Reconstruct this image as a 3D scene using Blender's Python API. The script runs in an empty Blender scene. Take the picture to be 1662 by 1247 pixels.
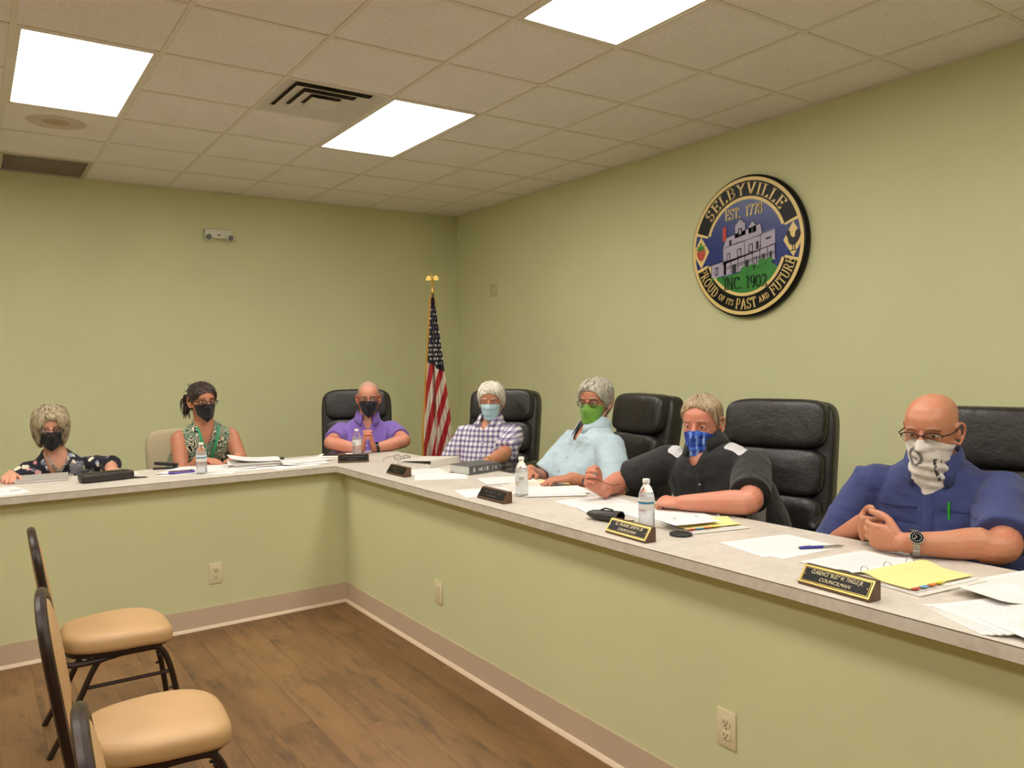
import bpy, bmesh, math, random
from math import sin, cos, pi, radians as rad
from mathutils import Vector as V, Matrix, noise
from mathutils.bvhtree import BVHTree

random.seed(7)
SC = bpy.context.scene
C = SC.collection
# ------------------------------------------------------------------ camera, world, exposure
CAM_H = 1.47
cd = bpy.data.cameras.new('camera'); cam = bpy.data.objects.new('camera', cd); C.objects.link(cam)
cr, cu, cf = V((.82364, -.56688, -.01661)), V((.0311, .0159, .99939)), V((.56627, .82365, -.03072))
cam.matrix_world = Matrix(((cr.x, cu.x, -cf.x, 0), (cr.y, cu.y, -cf.y, 0), (cr.z, cu.z, -cf.z, CAM_H), (0, 0, 0, 1)))
cd.sensor_fit = 'HORIZONTAL'; cd.sensor_width = 36.0; cd.lens = 36.0 * 1280.4 / 1662
cd.clip_start = .05
SC.camera = cam
wd_ = bpy.data.worlds.new('world'); SC.world = wd_; wd_.use_nodes = True
wd_.node_tree.nodes['Background'].inputs[0].default_value = (.9, .85, .75, 1)
wd_.node_tree.nodes['Background'].inputs[1].default_value = .02
SC.view_settings.view_transform = 'Standard'; SC.view_settings.look = 'None'
SC.view_settings.gamma = 1; SC.view_settings.use_curve_mapping = False
SC.view_settings.exposure = 1.22
LAMP = 6.0                      # radiance of the fluorescent lenses
LAMP_COL = (1.0, .955, .885)

# ------------------------------------------------------------------ materials
MATS = {}
def srgb(r, g, b):
    f = lambda c: c / 12.92 if c <= .04045 else ((c + .055) / 1.055) ** 2.4
    return (f(r / 255), f(g / 255), f(b / 255), 1)
class NT:
    def __init__(s, name):
        s.m = bpy.data.materials.new(name); s.m.use_nodes = True
        s.t = s.m.node_tree; s.b = s.t.nodes['Principled BSDF']; MATS[name] = s.m
    def n(s, typ, **kw):
        o = s.t.nodes.new(typ)
        for k, v in kw.items():
            if k.startswith('i_'):
                o.inputs[int(k[2:])].default_value = v
            else: setattr(o, k, v)
        return o
    def l(s, a, b): s.t.links.new(a, b)
    def co(s, kind='Object', scale=(1, 1, 1), rot=(0, 0, 0)):
        tc = s.n('ShaderNodeTexCoord'); mp = s.n('ShaderNodeMapping')
        mp.inputs['Scale'].default_value = scale; mp.inputs['Rotation'].default_value = rot
        s.l(tc.outputs[kind], mp.inputs['Vector']); return mp.outputs[0]
    def noise(s, vec, scale, detail=3, rough=.5):
        o = s.n('ShaderNodeTexNoise'); o.inputs['Scale'].default_value = scale
        o.inputs['Detail'].default_value = detail; o.inputs['Roughness'].default_value = rough
        s.l(vec, o.inputs['Vector']); return o.outputs['Fac']
    def ramp(s, fac, stops, interp='LINEAR'):
        o = s.n('ShaderNodeValToRGB'); cr_ = o.color_ramp; cr_.interpolation = interp
        while len(cr_.elements) < len(stops): cr_.elements.new(.5)
        for e, (p, c) in zip(cr_.elements, stops): e.position = p; e.color = c
        s.l(fac, o.inputs[0]); return o.outputs[0]
    def mix(s, fac, a, b, mode='MIX'):
        o = s.n('ShaderNodeMix', data_type='RGBA', blend_type=mode)
        for sock, v in ((o.inputs[0], fac), (o.inputs[6], a), (o.inputs[7], b)):
            if hasattr(v, 'is_output'): s.l(v, sock)
            else: sock.default_value = v
        return o.outputs[2]
    def math(s, op, a, b=0.0):
        o = s.n('ShaderNodeMath', operation=op)
        for sock, v in ((o.inputs[0], a), (o.inputs[1], b)):
            if hasattr(v, 'is_output'): s.l(v, sock)
            else: sock.default_value = v
        return o.outputs[0]
    def sep(s, vec):
        o = s.n('ShaderNodeSeparateXYZ'); s.l(vec, o.inputs[0]); return o.outputs
    def bump(s, h, strength=.2, dist=.01):
        o = s.n('ShaderNodeBump'); o.inputs['Strength'].default_value = strength; o.inputs['Distance'].default_value = dist
        s.l(h, o.inputs['Height']); s.l(o.outputs[0], s.b.inputs['Normal'])
    def col(s, c):
        if hasattr(c, 'is_output'): s.l(c, s.b.inputs['Base Color'])
        else: s.b.inputs['Base Color'].default_value = c
    def set(s, rough=.5, metal=0, **kw):
        s.b.inputs['Roughness'].default_value = rough; s.b.inputs['Metallic'].default_value = metal
        for k, v in kw.items(): s.b.inputs[k.replace('_', ' ')].default_value = v
        return s.m
def plain(name, rgb, rough=.5, metal=0, bump=0, bscale=200, vary=0, vscale=8, **kw):
    t = NT(name); c = srgb(*rgb)
    v = t.co()
    if vary:
        f = t.noise(v, vscale, 4)
        d = tuple(max(0, x * (1 - vary)) for x in c[:3]) + (1,); u = tuple(min(1, x * (1 + vary)) for x in c[:3]) + (1,)
        t.col(t.ramp(f, [(.3, d), (.7, u)]))
    else: t.col(c)
    if bump: t.bump(t.noise(v, bscale, 3), bump, .004)
    return t.set(rough, metal, **kw)

plain('wall_paint', (213, 213, 168), .85, bump=.12, bscale=260, vary=.03, vscale=1.5)
plain('base_vinyl', (204, 182, 158), .6, vary=.03, vscale=3)
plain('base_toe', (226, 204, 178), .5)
plain('plate_ivory', (226, 214, 178), .35)
plain('plate_wall', (205, 196, 150), .4)
plain('slot_dark', (50, 40, 30), .7)
plain('white_plastic', (222, 218, 205), .4)
plain('grid_metal', (226, 216, 200), .5)
plain('lamp_frame', (225, 215, 198), .45)
plain('vent_metal', (214, 206, 194), .5)
plain('vent_dark', (58, 50, 42), .9)
plain('grille_slat', (182, 168, 150), .6)
plain('vent_pan_grey', (104, 94, 84), .9)  # even grey of the pan behind the vent louvers
plain('grille_grey', (190, 178, 160), .7)
plain('black_plastic', (22, 21, 21), .38)
plain('black_metal', (26, 24, 23), .4, .4)
plain('chrome', (215, 213, 208), .18, 1)
plain('steel', (190, 188, 182), .28, 1)
plain('gold', (222, 188, 104), .32, .85)
plain('gold_paint', (236, 208, 136), .4)
plain('black_gloss', (14, 12, 11), .38, Specular_IOR_Level=.25)
plain('seal_blue', (28, 48, 122), .3)
plain('seal_green', (46, 132, 44), .4)
plain('seal_darkgreen', (10, 48, 22), .4)
plain('seal_lilac', (176, 166, 190), .45)
plain('seal_line', (22, 20, 28), .5)
plain('seal_red', (196, 58, 44), .45)
plain('wood_brown', (92, 66, 44), .35, vary=.15, vscale=60)
plain('engraved', (214, 200, 160), .4)
plain('engraved_dull', (74, 62, 48), .5)
plain('paper_yellow', (238, 222, 150), .85, vary=.02)
plain('paper_blank', (236, 232, 228), .85, vary=.012)
plain('binder_white', (226, 222, 214), .4)
plain('binder_grey', (170, 164, 158), .5)
plain('tab_red', (190, 60, 60), .6); plain('tab_blue', (90, 160, 200), .6); plain('tab_orange', (225, 120, 50), .6); plain('tab_yellow', (225, 205, 60), .6)
plain('book_grey', (92, 92, 92), .55, bump=.1, bscale=500)
plain('book_pages', (196, 194, 186), .9, vary=.1, vscale=300)
plain('book_print', (196, 196, 192), .5)
plain('pen_blue', (44, 44, 150), .3); plain('pen_green', (40, 168, 50), .35); plain('purple_case', (98, 78, 168), .4)
plain('highlighter', (150, 190, 60), .4)
plain('leather_case', (44, 38, 36), .4, bump=.15, bscale=160)
plain('rubber_black', (38, 36, 36), .6)
plain('screen_black', (18, 18, 22), .1)
plain('frame_brown', (46, 30, 26), .3, .3, bump=.1, bscale=900)
plain('vinyl_tan', (196, 158, 112), .45, bump=.1, bscale=240, vary=.04, vscale=9)
plain('fabric_beige', (186, 170, 138), .8, bump=.1, bscale=400)
plain('cap_white', (236, 232, 226), .4)
plain('label_white', (230, 228, 226), .5); plain('label_blue', (40, 130, 170), .45); plain('label_green', (120, 190, 70), .45); plain('label_grey', (120, 120, 120), .5)
plain('eye_white', (225, 215, 205), .25); plain('iris', (62, 48, 36), .2)
plain('carpet', (176, 164, 142), .95, bump=.2, bscale=300)
plain('trouser_dark', (44, 46, 58), .8); plain('trouser_khaki', (140, 122, 92), .85); plain('shoe_dark', (36, 28, 24), .4)
plain('flag_red', (178, 34, 44), .7, vary=.08, vscale=14); plain('flag_white', (220, 208, 192), .75, vary=.04, vscale=14); plain('flag_navy', (26, 26, 46), .7); plain('fringe', (196, 146, 52), .6)
plain('lanyard', (58, 160, 110), .5)
plain('loop_white', (232, 230, 226), .7); plain('loop_red', (222, 70, 46), .6); plain('loop_dark', (28, 26, 30), .7)

def leather():
    t = NT('leather_black'); v = t.co()
    vo = t.n('ShaderNodeTexVoronoi'); vo.inputs['Scale'].default_value = 240; t.l(v, vo.inputs['Vector'])
    w = t.noise(v, 9, 4, .6)
    h = t.math('ADD', t.math('MULTIPLY', vo.outputs['Distance'], .12), t.math('MULTIPLY', w, 1.6))
    t.col(t.ramp(w, [(.3, srgb(27, 24, 23)), (.7, srgb(40, 36, 34))])); t.bump(h, .28, .02)
    return t.set(.38)
leather()
def floor_wood():
    t = NT('floor_wood')
    oi = t.n('ShaderNodeObjectInfo'); tc = t.n('ShaderNodeTexCoord')
    ad = t.n('ShaderNodeVectorMath', operation='MULTIPLY_ADD'); t.l(tc.outputs['Object'], ad.inputs[0]); ad.inputs[1].default_value = (1, 1, 1)
    cb = t.n('ShaderNodeCombineXYZ'); t.l(t.math('MULTIPLY', oi.outputs['Random'], 37.0), cb.inputs[0]); t.l(t.math('MULTIPLY', oi.outputs['Random'], 91.0), cb.inputs[1]); t.l(cb.outputs[0], ad.inputs[2])
    def mp(sc):
        m = t.n('ShaderNodeMapping'); m.inputs['Scale'].default_value = sc; t.l(ad.outputs[0], m.inputs['Vector']); return m.outputs[0]
    grain = t.noise(mp((12, 3.4, 1)), 1, 5, .6)
    cloud = t.noise(mp((1.3, 2.6, 1)), 1, 4, .6)
    knot = t.noise(mp((1.9, 3.6, 1)), 1.0, 4, .6)
    base = t.ramp(grain, [(.25, srgb(86, 58, 32)), (.45, srgb(122, 88, 52)), (.75, srgb(150, 112, 70))])
    c = t.mix(.55, base, t.ramp(cloud, [(.3, srgb(82, 56, 32)), (.7, srgb(150, 112, 70))]))
    c = t.mix(t.ramp(knot, [(.52, (0, 0, 0, 1)), (.70, (.9, .9, .9, 1))]), c, srgb(48, 40, 34))
    c = t.mix(.35, c, t.ramp(oi.outputs['Random'], [(0, srgb(100, 70, 40)), (1, srgb(140, 104, 64))]))
    t.col(c); t.bump(grain, .08, .003); return t.set(.45)
floor_wood()
def ceil_tile():
    for nm, stain in (('ceiling_tile', 0), ('ceiling_tile_stained', 1)):
        t = NT(nm); v = t.co()
        f = t.noise(v, 110, 4, .7); g = t.noise(v, 3, 2)
        c = t.mix(.5, t.ramp(f, [(.35, srgb(222, 210, 204)), (.6, srgb(246, 238, 232))]), t.ramp(g, [(.3, srgb(236, 227, 220)), (.7, srgb(244, 236, 230))]))
        if stain:
            o = t.sep(t.co('Object', (1, 1, 1)))
            r = t.math('SQRT', t.math('ADD', t.math('POWER', t.math('ADD', o[0], .02), 2.0), t.math('POWER', t.math('MULTIPLY', t.math('ADD', o[1], .02), 1.05), 2.0)))
            r = t.math('ADD', r, t.math('MULTIPLY', t.noise(v, 6, 3), .03))
            k = t.ramp(r, [(.0, (.85, .85, .85, 1)), (.085, (.8, .8, .8, 1)), (.10, (.45, .45, .45, 1)), (.17, (.5, .5, .5, 1)), (.19, (0, 0, 0, 1))])
            c = t.mix(k, c, srgb(178, 146, 100))
        t.col(c); t.bump(t.ramp(f, [(.3, (0, 0, 0, 1)), (.45, (1, 1, 1, 1))]), .35, .004); t.set(.95)
ceil_tile()
def laminate():
    t = NT('laminate'); v = t.co()
    a = t.noise(v, 9, 6, .65); b = t.noise(v, 40, 4, .6)
    t.col(t.mix(.45, t.ramp(a, [(.3, srgb(196, 186, 172)), (.55, srgb(214, 206, 194)), (.75, srgb(224, 218, 208))]), t.ramp(b, [(.35, srgb(198, 188, 174)), (.65, srgb(220, 212, 202))])))
    return t.set(.38)
laminate()
def lamp():
    t = NT('lamp_lens'); t.col((1, 1, 1, 1)); t.b.inputs['Emission Color'].default_value = LAMP_COL + (1,); t.b.inputs['Emission Strength'].default_value = LAMP
    t.set(.5)
lamp()
def printed():
    for nm, axis, per, col in (('paper_print', 1, 46, (232, 228, 226)), ('paper_dense', 1, 62, (226, 224, 224))):
        t = NT(nm); tc = t.n('ShaderNodeTexCoord'); g = t.sep(tc.outputs['Generated'])
        line = t.math('GREATER_THAN', t.math('FRACT', t.math('MULTIPLY', g[axis], per)), .52)
        w = t.noise(t.co('Generated', (26, per, 1)), 1.5, 2)
        m = t.math('MULTIPLY', line, t.math('GREATER_THAN', w, .46))
        ins = t.math('MULTIPLY', t.math('LESS_THAN', t.math('ABSOLUTE', t.math('SUBTRACT', g[0], .5)), .38), t.math('LESS_THAN', t.math('ABSOLUTE', t.math('SUBTRACT', g[1], .5)), .4))
        m = t.math('MULTIPLY', t.math('MULTIPLY', m, ins), .24)
        t.col(t.mix(m, srgb(*col), srgb(96, 96, 104))); t.set(.85)
printed()
def skin(nm, rgb, red):
    t = NT(nm); v = t.co()
    a = t.noise(v, 14, 4, .6); b = t.noise(v, 120, 3, .6)
    c = t.mix(.55, srgb(*rgb), t.ramp(a, [(.3, srgb(*[x * .9 for x in rgb])), (.65, srgb(*red))]))
    c = t.mix(t.ramp(b, [(.55, (0, 0, 0, 1)), (.8, (.3, .3, .3, 1))]), c, srgb(*[x * .78 for x in red]))
    t.col(c); t.bump(b, .12, .003)
    t.b.inputs['Subsurface Weight'].default_value = .12; t.b.inputs['Subsurface Radius'].default_value = (.012, .005, .003); t.b.inputs['Subsurface Scale'].default_value = .6
    t.set(.48)
skin('skin_fair', (222, 170, 140), (208, 128, 104)); skin('skin_tan', (206, 146, 112), (190, 108, 82)); skin('skin_red', (214, 152, 124), (204, 112, 92)); skin('skin_warm', (200, 138, 106), (184, 106, 80))
def cloth(nm, rgb, dark=.8, weave=500, rough=.85, wr=.35):
    t = NT(nm); v = t.co()
    a = t.noise(v, 10, 4, .6); b = t.noise(v, weave, 2)
    t.col(t.ramp(a, [(.3, srgb(*[x * dark for x in rgb])), (.7, srgb(*rgb))]))
    t.bump(t.math('ADD', t.math('MULTIPLY', a, 2.0), t.math('MULTIPLY', b, .12)), wr, .02); t.b.inputs['Sheen Weight'].default_value = .15
    return t.set(rough)
cloth('cloth_purple', (134, 104, 192), .9); cloth('cloth_lightblue', (186, 208, 220), .93); cloth('cloth_black', (26, 25, 27), .8); cloth('cloth_navy', (56, 66, 122), .88)
cloth('cloth_white', (214, 212, 214), .92); cloth('cloth_greypanel', (176, 172, 166), .92); cloth('mask_black', (24, 21, 23), .85, 700, .9, .1); cloth('mask_navy', (22, 24, 40), .85, 700, .9, .1)
cloth('mask_green', (116, 168, 62), .85, 700, .85, .25); cloth('mask_surgical', (174, 206, 216), .95, 700, .8, .1); cloth('gaiter_white', (226, 218, 210), .95, 700, .85, .3); cloth('collar_grey', (150, 146, 150), .95)
def hairmat(nm, a, b):
    t = NT(nm); v = t.co('Object', (60, 60, 16)); f = t.noise(v, 1.3, 4, .6)
    t.col(t.ramp(f, [(.3, srgb(*a)), (.68, srgb(*b))])); t.bump(f, .22, .005); t.set(.5)
hairmat('hair_ash', (104, 88, 66), (188, 170, 138)); hairmat('hair_dark', (30, 20, 16), (66, 44, 34)); hairmat('hair_white', (200, 192, 176), (238, 232, 220))
hairmat('hair_grey', (134, 128, 112), (206, 200, 186)); hairmat('hair_sandy', (128, 104, 78), (190, 168, 136)); hairmat('hair_stubble', (168, 132, 112), (196, 160, 138))
def glassm(nm, col, rough, alpha):
    t = NT(nm); g = t.n('ShaderNodeBsdfGlossy'); g.inputs['Roughness'].default_value = rough
    tr = t.n('ShaderNodeBsdfTransparent'); tr.inputs[0].default_value = col
    fr = t.n('ShaderNodeFresnel'); fr.inputs[0].default_value = 1.45
    mx = t.n('ShaderNodeMixShader'); k = t.math('ADD', fr.outputs[0], alpha)
    t.l(k, mx.inputs[0]); t.l(tr.outputs[0], mx.inputs[1]); t.l(g.outputs[0], mx.inputs[2])
    t.l(mx.outputs[0], t.t.nodes['Material Output'].inputs[0])
glassm('lens_glass', (.93, .93, .92, 1), .03, .02); glassm('lens_tint', (.62, .58, .55, 1), .03, .03)
def bottle_mat():
    t = NT('bottle_plastic'); t.col((.94, .96, .97, 1))
    t.set(.12, 0, Transmission_Weight=1.0, IOR=1.2)
    t2 = NT('bottle_water'); t2.col((.93, .95, .96, 1)); t2.set(.25, 0, Transmission_Weight=.78, IOR=1.25)
bottle_mat()
def patterned():
    # plaid, rotated to the wearer
    t = NT('cloth_plaid'); v = t.co('Object', (1, 1, 1), (0, 0, rad(57.8))); o = t.sep(v)
    def st(x, per, ph, wdt): return t.math('LESS_THAN', t.math('FRACT', t.math('ADD', t.math('MULTIPLY', x, 1 / per), ph)), wdt)
    h = t.math('ADD', t.math('MULTIPLY', st(o[0], .034, .1, .45), .5), t.math('MULTIPLY', st(o[2], .034, .3, .45), .5))
    c = t.ramp(h, [(.0, srgb(226, 222, 226)), (.5, srgb(166, 158, 186)), (1.0, srgb(104, 96, 132))])
    fine = t.math('ADD', st(o[0], .068, .0, .07), st(o[2], .068, .0, .07))
    c = t.mix(t.math('MULTIPLY', fine, .4), c, srgb(90, 70, 96)); t.col(c)
    t.bump(t.noise(v, 10, 4), .4, .03); t.set(.85)
    # navy blouse with flowers
    t = NT('cloth_floral'); v = t.co()
    vo = t.n('ShaderNodeTexVoronoi'); vo.inputs['Scale'].default_value = 19; t.l(v, vo.inputs['Vector'])
    pet = t.noise(v, 70, 2); d = t.math('ADD', vo.outputs['Distance'], t.math('MULTIPLY', pet, .55))
    hue = t.ramp(t.sep(vo.outputs['Color'])[0], [(0, srgb(232, 214, 190)), (.2, srgb(222, 138, 150)), (.4, srgb(236, 226, 196)), (.6, srgb(128, 158, 206)), (.8, srgb(150, 176, 140)), (1, srgb(238, 232, 226))], 'CONSTANT')
    msk = t.ramp(d, [(.60, (1, 1, 1, 1)), (.66, (0, 0, 0, 1))])
    ck = t.n('ShaderNodeTexChecker'); ck.inputs['Scale'].default_value = 150; ck.inputs[1].default_value = srgb(178, 176, 184); ck.inputs[2].default_value = srgb(24, 24, 38); t.l(v, ck.inputs['Vector'])
    bg = t.mix(t.ramp(t.noise(v, 7, 2), [(.56, (0, 0, 0, 1)), (.58, (1, 1, 1, 1))]), srgb(24, 24, 38), ck.outputs[0])
    t.col(t.mix(msk, bg, t.mix(t.ramp(pet, [(.4, (0, 0, 0, 1)), (.6, (.6, .6, .6, 1))]), hue, srgb(240, 230, 214)))); t.set(.8)
    # black, cream and green paisley
    t = NT('cloth_paisley'); v = t.co()
    n1 = t.n('ShaderNodeTexNoise'); n1.inputs['Scale'].default_value = 9; t.l(v, n1.inputs['Vector'])
    wv = t.n('ShaderNodeVectorMath', operation='MULTIPLY_ADD'); t.l(n1.outputs['Color'], wv.inputs[0]); wv.inputs[1].default_value = (.13, .13, .13); t.l(v, wv.inputs[2])
    vo = t.n('ShaderNodeTexVoronoi'); vo.inputs['Scale'].default_value = 17; t.l(wv.outputs[0], vo.inputs['Vector'])
    ring = t.math('FRACT', t.math('MULTIPLY', vo.outputs['Distance'], 4.2))
    c = t.ramp(ring, [(0, srgb(22, 24, 26)), (.34, srgb(226, 220, 190)), (.62, srgb(24, 26, 28)), (.78, srgb(104, 160, 132)), (.92, srgb(232, 226, 200))], 'CONSTANT')
    c = t.mix(t.ramp(t.sep(vo.outputs['Color'])[1], [(.0, (0, 0, 0, 1)), (.80, (0, 0, 0, 1)), (.82, (.5, .5, .5, 1))]), c, srgb(60, 110, 92)); t.col(c); t.set(.8)
    # blue tie-dye gaiter
    t = NT('gaiter_blue'); v = t.co('Object', (46, 46, 17)); f = t.noise(v, 1, 3, .55)
    t.col(t.ramp(f, [(.30, srgb(24, 36, 110)), (.46, srgb(36, 70, 176)), (.56, srgb(64, 116, 214)), (.66, srgb(170, 200, 240))])); t.bump(f, .2, .004); t.set(.75)
patterned()
M = MATS

# ------------------------------------------------------------------ mesh helpers
def frame(d, hint=V((0, 0, 1))):
    d = d.normalized(); s = d.cross(hint)
    if s.length < 1e-4: s = d.cross(V((1, 0, 0)))
    s.normalize(); return s, s.cross(d).normalized(), d
def crom(pts, n):
    """Catmull-Rom through tuples (any length); n steps per span."""
    P = [pts[0]] + list(pts) + [pts[-1]]; out = []
    for i in range(1, len(P) - 2):
        for k in range(n):
            t = k / n; a, b, c, d = P[i - 1], P[i], P[i + 1], P[i + 2]
            out.append(tuple(.5 * (2 * b[j] + (c[j] - a[j]) * t + (2 * a[j] - 5 * b[j] + 4 * c[j] - d[j]) * t * t + (3 * b[j] - a[j] - 3 * c[j] + d[j]) * t ** 3) for j in range(len(b))))
    out.append(tuple(P[-2])); return out
class MB:
    def __init__(s): s.v = []; s.f = []; s.mi = []
    def add(s, vs, fs, mi=0):
        k = len(s.v); s.v += [V(x) for x in vs]; s.f += [tuple(i + k for i in q) for q in fs]; s.mi += [mi] * len(fs); return s
    def box(s, c, size, rot=None, mi=0):
        hx, hy, hz = (x / 2 for x in size); c = V(c)
        vs = [V((x, y, z)) for x in (-hx, hx) for y in (-hy, hy) for z in (-hz, hz)]
        if rot is not None: vs = [rot @ x for x in vs]
        return s.add([x + c for x in vs], [(0, 1, 3, 2), (4, 6, 7, 5), (0, 4, 5, 1), (2, 3, 7, 6), (0, 2, 6, 4), (1, 5, 7, 3)], mi)
    def bx(s, x0, x1, y0, y1, z0, z1, mi=0):
        return s.box(((x0 + x1) / 2, (y0 + y1) / 2, (z0 + z1) / 2), (abs(x1 - x0), abs(y1 - y0), abs(z1 - z0)), None, mi)
    def loft(s, rings, caps=True, closed=True, mi=0):
        n = len(rings[0]); vs = [p for r in rings for p in r]; fs = []
        for i in range(len(rings) - 1):
            for j in range(n if closed else n - 1):
                a = i * n + j; b = i * n + (j + 1) % n; fs.append((a, b, b + n, a + n))
        if caps:
            fs.append(tuple(range(n - 1, -1, -1))); fs.append(tuple((len(rings) - 1) * n + j for j in range(n)))
        return s.add(vs, fs, mi)
    def tube(s, pts, r, n=8, flat=1.0, hint=V((0, 0, 1)), rnd=False, closed=False, mi=0):
        pts = [V(p) for p in pts]; m = len(pts); rs = [r] * m if not isinstance(r, (list, tuple)) else list(r)
        if rnd:
            d0 = (pts[0] - pts[1]).normalized(); d1 = (pts[-1] - pts[-2]).normalized()
            a = [(pts[0] + d0 * rs[0] * sin(q), rs[0] * max(.05, cos(q))) for q in (rad(85), rad(55), rad(28))]
            b = [(pts[-1] + d1 * rs[-1] * sin(q), rs[-1] * max(.05, cos(q))) for q in (rad(28), rad(55), rad(85))]
            pts = [x[0] for x in a] + pts + [x[0] for x in b]; rs = [x[1] for x in a] + rs + [x[1] for x in b]; m = len(pts)
        rings = []; u = None
        for i in range(m):
            if closed: d = pts[(i + 1) % m] - pts[i - 1]
            else: d = pts[min(i + 1, m - 1)] - pts[max(i - 1, 0)]
            if d.length < 1e-9: d = V((0, 0, 1))
            d.normalize()
            if u is None: a_, u, _ = frame(d, hint)
            else:
                u = u - d * u.dot(d)
                if u.length < 1e-5: _, u, _ = frame(d, hint)
                u.normalize()
            w = d.cross(u)
            rings.append([pts[i] + (w * cos(2 * pi * k / n) + u * flat * sin(2 * pi * k / n)) * rs[i] for k in range(n)])
        if closed: rings.append(rings[0])
        return s.loft(rings, not closed, True, mi)
    def lathe(s, prof, n=20, c=(0, 0, 0), axis=None, mi=0):
        c = V(c); X, Y, Z = axis if axis else (V((1, 0, 0)), V((0, 1, 0)), V((0, 0, 1)))
        return s.loft([[c + X * (r * cos(2 * pi * k / n)) + Y * (r * sin(2 * pi * k / n)) + Z * z for k in range(n)] for r, z in prof], True, True, mi)
    def prism(s, poly, o, u, v, w, t, mi=0):
        """2-D polygon in plane (o,u,v) pushed t along w."""
        o, u, v, w = V(o), V(u), V(v), V(w)
        return s.loft([[o + u * a + v * b for a, b in poly], [o + u * a + v * b + w * t for a, b in poly]], True, True, mi)
    def superell(s, c, a, b, d, e1=.4, e2=.4, nu=24, nv=12, fn=None, mi=0):
        c = V(c); sg = lambda x, e: math.copysign(abs(x) ** e, x); rings = []
        for i in range(nv + 1):
            t = -pi / 2 + pi * i / nv; t = max(-pi / 2 + .02, min(pi / 2 - .02, t)); ring = []
            for k in range(nu):
                q = 2 * pi * k / nu
                p = V((a * sg(cos(t), e1) * sg(cos(q), e2), b * sg(cos(t), e1) * sg(sin(q), e2), d * sg(sin(t), e1)))
                ring.append(c + (fn(p) if fn else p))
            rings.append(ring)
        return s.loft(rings, True, True, mi)
    def build(s, name, mat, parent=None, origin=None, bevel=0, seg=2, smooth=False, kind=None):
        me = bpy.data.meshes.new(name)
        o0 = V(origin) if origin is not None else (parent['_o'] if False else V((0, 0, 0)))
        me.from_pydata([x - o0 for x in s.v], [], s.f)
        mats = mat if isinstance(mat, (list, tuple)) else [mat]
        for m_ in mats: me.materials.append(M[m_])
        if len(mats) > 1: me.polygons.foreach_set('material_index', s.mi)
        bm = bmesh.new(); bm.from_mesh(me)
        bmesh.ops.recalc_face_normals(bm, faces=bm.faces)
        if bevel:
            es = [e for e in bm.edges if len(e.link_faces) == 2 and e.calc_face_angle(0) > rad(32)]
            bmesh.ops.bevel(bm, geom=es, offset=bevel, segments=seg, affect='EDGES', profile=.5, clamp_overlap=True)
        bm.to_mesh(me); bm.free()
        if smooth:
            me.polygons.foreach_set('use_smooth', [True] * len(me.polygons))
            if smooth != 'all': me.set_sharp_from_angle(angle=rad(42))
        ob = bpy.data.objects.new(name, me); C.objects.link(ob)
        if parent is not None: ob.parent = parent
        elif origin is not None: ob.location = origin
        if kind: ob['kind'] = kind
        return ob
def tag(o, label, cat, group=None):
    o['label'] = label; o['category'] = cat
    if group: o['group'] = group
    return o
def thing(name, label, cat, loc=(0, 0, 0), rz=0, group=None):
    o = bpy.data.objects.new(name, None); C.objects.link(o); o.empty_display_size = .1
    o.location = loc; o.rotation_euler = (0, 0, rz); return tag(o, label, cat, group)
def dup(root, loc, rz, label, group=None):
    r = root.copy(); C.objects.link(r); r.location = loc; r.rotation_euler = (0, 0, rz); r['label'] = label
    if group: r['group'] = group
    for ch in list(root.children):
        c = ch.copy(); C.objects.link(c); c.parent = r
        for g in ch.children:
            d = g.copy(); C.objects.link(d); d.parent = c
    return r
def struct(o): o['kind'] = 'structure'; return o
def text_polys(body, size, mat, name, parent, xf, shear=0, ext=.0006, align='CENTER', wscale=1.0):
    cu_ = bpy.data.curves.new('t', 'FONT'); cu_.body = body; cu_.size = size; cu_.extrude = ext; cu_.align_x = align; cu_.align_y = 'CENTER'; cu_.shear = shear; cu_.resolution_u = 3
    ob = bpy.data.objects.new('t', cu_); C.objects.link(ob); bpy.context.view_layer.update()
    me = bpy.data.meshes.new_from_object(ob.evaluated_get(bpy.context.evaluated_depsgraph_get()))
    bpy.data.objects.remove(ob); bpy.data.curves.remove(cu_)
    me.transform(xf @ Matrix.Diagonal((wscale, 1, 1, 1))); me.name = name; me.materials.clear(); me.materials.append(M[mat])
    o = bpy.data.objects.new(name, me); C.objects.link(o); o.parent = parent; return o
def basis(o, x, y, z):
    return Matrix(((x[0], y[0], z[0], o[0]), (x[1], y[1], z[1], o[1]), (x[2], y[2], z[2], o[2]), (0, 0, 0, 1)))
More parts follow.
